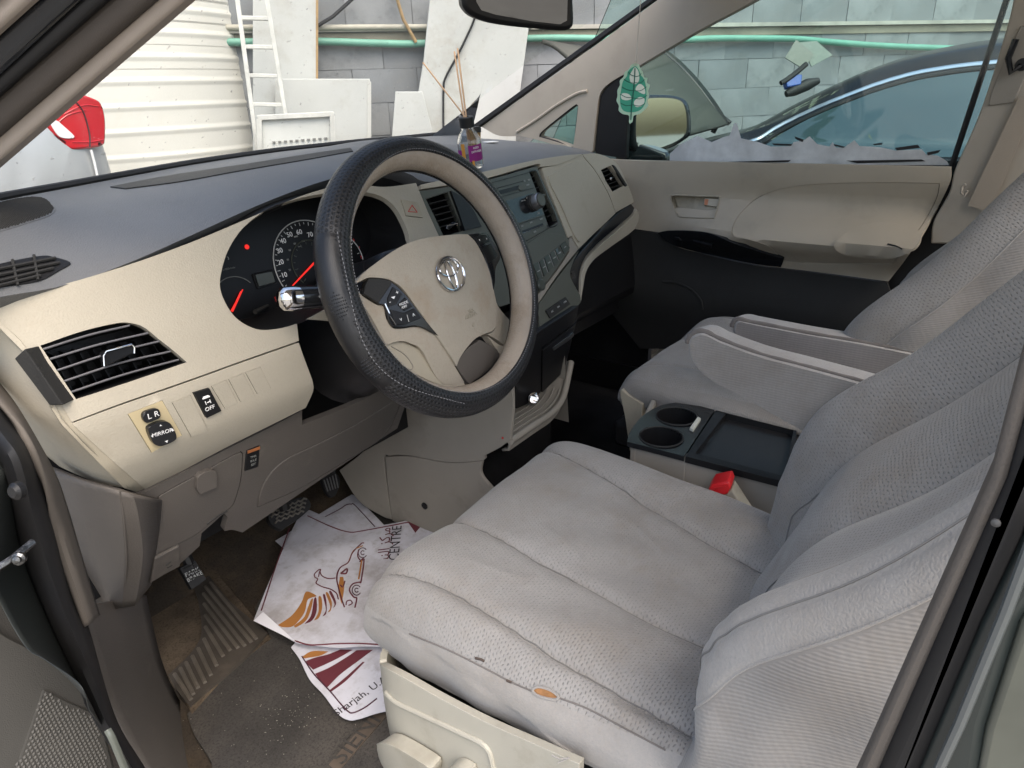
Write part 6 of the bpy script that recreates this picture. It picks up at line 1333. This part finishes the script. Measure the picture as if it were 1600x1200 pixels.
gp_ = [onw(a, b, .035) for a, b in ((300, 66), (420, 66), (500, 65), (600, 68), (660, 68), (830, 60), (930, 60), (1060, 62), (1120, 60), (1180, 60), (1245, 61), (1300, 66), (1370, 71), (1440, 74), (1520, 76), (1700, 78))]
tag(tube('green_pipe', [V(q) for q in cr(gp_, 6)], .021, mat('green pipe', (.15, .36, .275), .5, var=(4, .2)), None, n=12), 'sagging green plastic pipe fixed along the grey block wall', 'pipe')
tag(tube('conduit_pipe', [onw(a, b, .03) for a, b in ((300, 43), (500, 43), (680, 42), (830, 40))], .016, mat('beige conduit', (.42, .40, .33), .6, var=(5, .25)), None, n=10), 'thin beige conduit running above the green pipe on the wall', 'pipe')
# sheets leaning on the wall
sheetm = mat('white panel', (.50, .51, .49), .55, grain=(30, .15), var=(2.5, .08), dirt=[(4, (.34, .32, .27), .6, .52, .72), (26, (.30, .28, .24), .4, .62, .76)], spec=.3)
woodm = mat('raw wood edge', (.40, .27, .13), .8, var=(20, .3))
def board(nm, px, off, label, th=.02, m=sheetm, group='white panels leaning on the block wall'):
    pts = [onw(a, b, off) for a, b in px]; return tag(prism(nm, pts, wn*th, m, None, bevel=.004), label, 'panel', group)
b1 = board('white_panel', [(395, -40), (496, -40), (496, 126), (494, 300), (395, 300)], .16, 'tall white panel with a raw wood edge, standing behind the ladder')
prism('wood_edge', [onw(a, b, .163) for a, b in ((493.5, -40), (497.5, -40), (497, 127), (493.5, 127))], wn*.03, woodm, b1)
board('white_panel', [(430, 123), (578, 123), (581, 300), (430, 300)], .22, 'low white panel below the tall one, right of the ladder')
prism('panel_lip', [onw(a, b, .225) for a, b in ((574, 124), (580, 128), (580, 300), (574, 300))], wn*.02, mat('grey lip', (.5, .5, .47), .5), bpy.data.objects['white_panel.001'])
board('white_panel', [(676, -40), (832, -40), (826, 47), (812, 150), (800, 300), (640, 300), (654, 143), (662, 95)], .15, 'big slanted white panel behind the diffuser sticks')
board('white_panel', [(618, 143), (660, 143), (700, 300), (606, 300)], .21, 'small white panel at the foot of the slanted panel')
cb = [onw(a, b, .165) for a, b in ((752, -20), (742, 27), (728, 60), (715, 86), (696, 122), (693, 142), (693, 205), (694, 260))]
tag(tube('black_cable', [V(q) for q in cr(cb, 6)], .0065, rubber, None, n=8), 'black cable hanging down in front of the slanted white panel', 'cable')
for k, (px, lab) in enumerate(([[(612, -30), (630, 30), (650, 66)], 'thin wooden batten leaning on the wall between the white panels'], [[(560, -10), (520, 26), (497, 40)], 'dark thin rod crossing the wall beside the tall panel'])):
    tag(tube('leaning_rod', [onw(a, b, .06) for a, b in px], .010, woodm if k == 0 else rubber, None, n=8), lab, 'rod')
# ladder
la = empty('ladder', onw(420, 260, .45), 'white painted ladder leaning between the tank and the tall panel', 'ladder')
lm = mat('ladder paint', (.60, .60, .56), .5, var=(12, .2), dirt=[(18, (.3, .28, .24), .5, .58, .75)])
for nm, a, b in (('rail', (367, -30), (411, 300)), ('rail', (412, -30), (466, 300))):
    A_, B_ = onw(*a, .42), onw(*b, .50); d = (B_-A_); box(nm, (A_+B_)/2, d/2, wt*.011, wn*.02, lm, la, bevel=.003)
for y in (-16, 28, 73, 118, 163, 206, 250):
    t = (y+30)/330; A_, B_ = onw(367+44*t, y, .42+.08*t), onw(412+54*t, y+1, .42+.08*t); box('rung', (A_+B_)/2, (B_-A_)/2, V((0, 0, .010)), wn*.015, lm, la, bevel=.003)
# old window frame propped in front
wf = empty('window_frame', onw(460, 260, .6), 'old white window frame propped in front of the ladder foot', 'window frame')
fp = lambda a, b: onw(a, b, .58)
for a, b in (((402, 184), (522, 178)), ((405, 186), (407, 300)), ((519, 180), (521, 300))):
    A_, B_ = fp(*a), fp(*b); d = (B_-A_)/2; box('frame_bar', (A_+B_)/2, d, d.cross(wn).normalized()*.013, wn*.018, lm, wf, bevel=.003)
mesh('frame_pane', [fp(a, b)+wn*.005 for a, b in ((404, 186), (520, 180), (520, 300), (406, 300))], [(0, 1, 2, 3)], mat('dusty pane', (.60, .61, .58), .4, var=(6, .1)), wf, smooth=False)
stopm = mat('faded stop', (.20, .20, .19), .7)
for k in range(11): box('stop_mark', fp(428+9*k, 222-.7*k), wt*.008, V((0, 0, .004)), wn*.006, stopm, wf)
# water tank
tcx = depth(156, 170, 4.25); tcx.z = GZ; tk = empty('water_tank', tcx, 'big round cream water tank with horizontal ribs, outside at the left', 'water tank')
tm = mat('cream tank plastic', (.64, .63, .575), .5, var=(1.2, .06), dirt=[(2.5, (.55, .50, .38), .35, .55, .75)], spec=.35)
prof = [(.0001, 0), (1.02, 0), (1.05, .03)]; zr = [GZ+.05]
rib_z = [atpl(300, y, tcx-V((tcx-CPOS).normalized())*1.0, wn).z-GZ for y in (360, 320, 280, 241, 202, 164, 125, 87, 48, 10, -28, -66, -104)]
RT = 1.06
for z in rib_z: prof += [(RT, z-.06), (RT, z-.026), (RT, z-.016), (RT+.0055, z-.006), (RT+.0055, z+.006), (RT, z+.016), (RT, z+.026), (RT, z+.06)]
prof += [(RT-.02, rib_z[-1]+.10), (RT-.25, rib_z[-1]+.25), (.35, rib_z[-1]+.38), (.3, rib_z[-1]+.42), (.0001, rib_z[-1]+.42)]
prof = [prof[0], prof[1], prof[2]]+[p for p in prof[3:] if p[1] > .03]
lathe('tank_shell', tcx, (0, 0, 1), prof, tm, tk, n=72, angle=60)
# ---- cars
def car_loft(stations, O, Lx, Wx):
    """stations: (x, z bottom, half width, z belt, roof half width, z roof); returns cross section rows, near side first"""
    rows = []
    for (x, zb, hw, zbelt, rw, zr_) in stations:
        cs = [(hw*.86, zb), (hw*.97, zb+.07), (hw, zb+.26), (hw*1.0, zbelt-.16), (hw*.965, zbelt-.02), (hw*.945, zbelt+.01), ((hw*.93+rw)/2+.02, (zbelt+zr_)/2), (rw, zr_-.04), (rw*.86, zr_-.005), (rw*.4, zr_+.018), (0, zr_+.022)]
        q = cr(cs, 4); rows.append([O+Lx*x+Wx*a+V((0, 0, b)) for a, b in q]+[O+Lx*x-Wx*a+V((0, 0, b)) for a, b in q[-2::-1]])
    cols = list(zip(*rows)); sm = [cr([np.array(p) for p in c], 5) for c in cols]
    return [[V(sm[j][i]) for j in range(len(sm))] for i in range(len(sm[0]))]
def wheel(name_parent, c, axis, r=.32):
    t = lathe('tyre', c-axis*.1, axis, [(r*.62, 0), (r*.95, .0), (r, .03), (r, .17), (r*.95, .2), (r*.62, .2)], rubber, name_parent, n=36)
    lathe('rim', c-axis*.09, axis, [(.0001, .02), (r*.2, .02), (r*.6, .0), (r*.64, .01), (r*.64, .18), (.0001, .18)], mat('alloy', (.5, .5, .5), .3, metal=.8) if 'alloy' not in MATS else MATS['alloy'], t, n=20)
# silver car parked ahead, its tail corner showing at the left
yS = 2.1; cS = at(166, 225, 'y', yS+.12); O = V((cS.x-.86, yS, GZ)); Lx = V((0, 1, 0)); Wx = V((1, 0, 0))
sc0 = empty('silver_car', O, 'silver car at the left edge, only its tail corner with red and white lamp showing', 'car')
silver_c = mat('silver car paint', (.42, .43, .43), .32, metal=.3, coat=.5, var=(2, .05))
S_ = [(-.04, .52, .40, .90, .35, .96), (-.02, .46, .62, 1.10, .50, 1.20), (.02, .40, .76, 1.30, .55, 1.42), (.10, .36, .84, 1.36, .58, 1.60), (.25, .30, .87, 1.36, .60, 1.68), (.5, .25, .88, 1.34, .60, 1.72), (1.2, .22, .89, 1.28, .61, 1.74), (2.2, .22, .89, 1.2, .60, 1.70), (2.9, .22, .89, 1.15, .6, 1.35), (3.3, .25, .88, 1.1, .6, 1.14), (4.0, .28, .82, .95, .55, 1.0), (4.25, .4, .6, .7, .4, .75)]
G = car_loft(S_, O, Lx, Wx); v, f = grid_geo(G); v.append(sum(G[0], V((0, 0, 0)))/len(G[0])); f += [(j, j+1, len(v)-1) for j in range(len(G[0])-1)]
bdy = mesh('body', v, f, silver_c, sc0, angle=50); S_sc = Surf(G)
lens = mat('red lens', (.50, .012, .02), .12, coat=.8, grain=(260, .5), dirt=[(70, (.7, .5, .5), .5, .62, .72)])
tl_px = [(69, 191), (81, 180), (112, 148), (124, 147), (142, 152), (157, 161), (164, 185), (164, 219), (159, 228), (139, 232), (112, 234), (101, 229), (86, 214)]
def lamp_on(nm, px, m, par, l, th=.02):
    lp = sum((S_sc.pos(*q)[0] for q in ((110, 190), (125, 200), (118, 215))), V((0, 0, 0)))/3
    return lp
cen_l = S_sc.pos(118, 200)[0]; nl = S_sc.pos(118, 200)[1]; nl = (nl+V((0, -1, 0))*1.0).normalized()
S_tl = fnsurf(lambda u, v: cen_l+V((1, 0, 0))*(-.25+.5*u)+V((0, 0, 1))*(-.25+.5*v)+V((0, 1, 0))*(.9*max(0, -.25+.5*u+.02)**1.7-.015), 24, 24)
tlp = panel('tail_lamp', S_tl, tl_px, lens, sc0, th=.03, lift=.004, bevel=.008, h=.02)
panel('reverse_lens', S_tl, [(77, 191), (86, 188), (98, 197), (115, 214), (99, 216), (88, 210)], mat('white lens', (.75, .75, .75), .15, coat=.6, grain=(150, .6)), tlp, th=.006, lift=.008, bevel=.002)
line_on('lamp_split', S_tl, [(116, 158), (129, 176), (138, 208), (139, 230)], .003, mat('dark split', (.05, .005, .008), .4), tlp, lift=.005)
for q in ([(85, 196), (105, 180), (132, 172)], [(100, 178), (128, 165), (152, 166)], [(112, 222), (140, 222), (160, 218)]): line_on('lens_ridge', S_tl, q, .0022, lens, tlp, lift=.0045)
line_on('shut_line', S_tl, [(141, 234), (146, 252), (151, 274)], .0045, mat('bright edge', (.75, .75, .74), .3), sc0, lift=.004)
for x in (.85, 3.3):
    for s in (1, -1): wheel(sc0, O+Lx*x+Wx*(.80*s)+V((0, 0, .34)), Wx*s, .34)
# dark car beside the van
O = V((2.85, 0, GZ)); dc = empty('dark_car', O, 'black saloon car with chrome window trim and raised bonnet, beyond the far window', 'car')
S_ = [(-3.25, .35, .6, .85, .5, .9), (-3.1, .25, .82, 1.08, .6, 1.12), (-2.7, .2, .89, 1.13, .66, 1.17), (-2.2, .2, .9, 1.13, .68, 1.36), (-1.6, .2, .9, 1.13, .70, 1.46), (-1.0, .2, .9, 1.13, .70, 1.485), (-.45, .2, .9, 1.13, .70, 1.47), (-.1, .2, .9, 1.13, .71, 1.415), (.2, .2, .9, 1.13, .73, 1.29), (.45, .2, .9, 1.13, .78, 1.16), (.8, .2, .9, 1.05, .78, 1.07), (1.2, .22, .88, .95, .7, .97), (1.5, .3, .75, .8, .5, .82), (1.6, .4, .5, .65, .3, .68)]
G = car_loft(S_, O, Lx, V((-1, 0, 0))); v, f = grid_geo(G, flip=True); dpm = mat('black car paint', (.010, .0105, .012), .28, coat=.12, var=(2, .1), spec=.3)
mesh('body', v, f, dpm, dc, angle=50); S_dc = Surf(G)
chp = [(1160, 226), (1188, 215), (1215, 198), (1250, 180), (1290, 162), (1330, 146), (1365, 133), (1400, 122), (1435, 113), (1470, 107), (1505, 102), (1545, 98), (1600, 93)]
line_on('chrome_trim', S_dc, chp, .0115, mat('satin chrome', (.72, .73, .74), .3, metal=1), dc, lift=.006, n=8)
line_on('door_seal', S_dc, [(a+2, b+9) for a, b in chp], .010, rubber, dc, lift=.002, n=8)
sg_ = panel('side_window', S_dc, [(1188, 232, 1), (1230, 204), (1290, 173), (1330, 157), (1400, 132), (1470, 117), (1545, 108), (1600, 104, 1), (1600, 232, 1), (1500, 246, 1), (1300, 246, 1)], mat('teal car glass', (.045, .078, .086), .08, coat=1., var=(1.5, .2)), dc, th=.006, lift=.004, h=.05)
panel('glass_sticker', S_dc, rect4((1274, 198), (1310, 197), (1309, 219), (1274, 220)), mat('pale sticker', (.50, .66, .55), .6), sg_, smooth=False, th=.002, lift=.006, h=.05)
panel('glass_dark_band', S_dc, [(1222, 214, 1), (1300, 213), (1400, 212), (1500, 213), (1585, 214, 1), (1580, 240, 1), (1300, 244, 1), (1205, 234, 1)], mat('painted dim cabin tone', (.028, .05, .055), .15, coat=.6), sg_, th=.002, lift=.005, h=.05)  # darker band painted on the opaque glass, imitating dim cabin and reflection
panel('headrest_shape', S_dc, [(1296, 185), (1308, 180), (1318, 186), (1316, 205), (1300, 210)], mat('dark seat behind glass', (.03, .055, .06), .25), sg_, th=.002, lift=.0055, h=.05)
panel('windscreen', S_dc, [(1120, 216, 1), (1170, 186), (1232, 151), (1290, 123), (1345, 102, 1), (1352, 110, 1), (1260, 155), (1200, 186), (1150, 214, 1)], mat('olive reflection glass', (.10, .12, .075), .08, coat=1.), dc, th=.004, lift=.004, h=.05)  # olive base colour stands in for reflections on the screen
for x in (-2.3, .95):
    for s in (1, -1): wheel(dc, O+Lx*x+V((-.80*s, 0, .33)), V((-s, 0, 0)), .33)
hd = [(1016, 66), (1034, 72), (1060, 91), (1090, 121), (1118, 157), (1141, 193)]; hi_ = [(1134, 197), (1110, 166), (1083, 132), (1054, 103), (1031, 84), (1014, 77)]
XB = 3.45
hp_ = [at(a, b, 'x', XB) for a, b in np.array(cr(hd, 4))]+[at(a, b, 'x', XB) for a, b in np.array(cr(hi_, 4))]
bo = prism('bonnet', hp_, (-.09, 0, 0), dpm, dc, bevel=.01)
bu = [V(p) for p in cr([at(a, b, 'x', XB-.09) for a, b in hi_[::-1]], 4)]; o = mesh('bonnet_liner', *grid_geo([[p+V((-.015, 0, .0)) for p in bu], [p+V((-.6, .03, -.03)) for p in bu], [p+V((-1.25, 0, 0)) for p in bu]]), mat('bonnet underside', (.06, .062, .05), .6, var=(4, .3)), dc); o.modifiers.new('thick', 'SOLIDIFY').thickness = .02
tube('prop_rod', [at(1078, 204, 'x', XB), at(1112, 174, 'x', XB)], .006, rubber, dc); tube('hinge_arm', [at(1114, 207, 'x', XB), at(1128, 180, 'x', XB), at(1140, 193, 'x', XB)], .018, rubber, dc)
# phone holder stuck on its screen
ph = empty('phone_holder', S_dc.pos(1245, 142)[0], 'broken phone holder with blue clamp and clear plate, on the screen of the black car', 'phone holder')
D_ = (S_dc.pos(1245, 142)[0]-CPOS).dot(CF)-.06
tube('holder_base', [depth(1228, 147, D_), depth(1240, 142, D_), depth(1262, 132, D_), depth(1279, 126, D_)], [.012, .02, .022, .012], rubber, ph, n=10)
prism('blue_clamp', [depth(a, b, D_-.02) for a, b in ((1226, 122), (1240, 116), (1254, 116), (1252, 132), (1230, 136))], CF*.03, mat('blue plastic', (.02, .07, .28), .4), ph, bevel=.004)
tube('clamp_arm', [depth(1220, 130, D_-.02), depth(1230, 124, D_-.02), depth(1246, 112, D_-.02), depth(1260, 100, D_-.02)], .010, rubber, ph, n=8)
prism('clear_plate', [depth(a, b, D_-.01) for a, b in ((1227, 90), (1244, 62), (1272, 84), (1256, 108))], CF*.004, mat('smoked plate', (.07, .085, .07), .3), ph)
prism('foil_plate', [depth(a, b, D_) for a, b in ((1250, 66), (1276, 64), (1301, 86), (1268, 104))], CF*.004, mat('crumpled foil', (.10, .13, .11), .4, metal=0., grain=(60, 1.)), ph)
# ------------------------------------------------------------------ lettering becomes plain meshes
bpy.context.view_layer.update()
dg = bpy.context.evaluated_depsgraph_get()
for o in [o for o in bpy.data.objects if o.type == 'FONT']:
    me = bpy.data.meshes.new_from_object(o.evaluated_get(dg)); nm = o.name.split('.')[0]
    k = bpy.data.objects.new(nm+'_', me); COL.objects.link(k); k.parent = o.parent; k.matrix_local = o.matrix_local.copy()
    for q in o.keys():
        if q in ('label', 'category', 'group', 'kind'): k[q] = o[q]
    if not me.materials and o.data.materials: me.materials.append(o.data.materials[0])
    bpy.data.objects.remove(o); k.name = nm
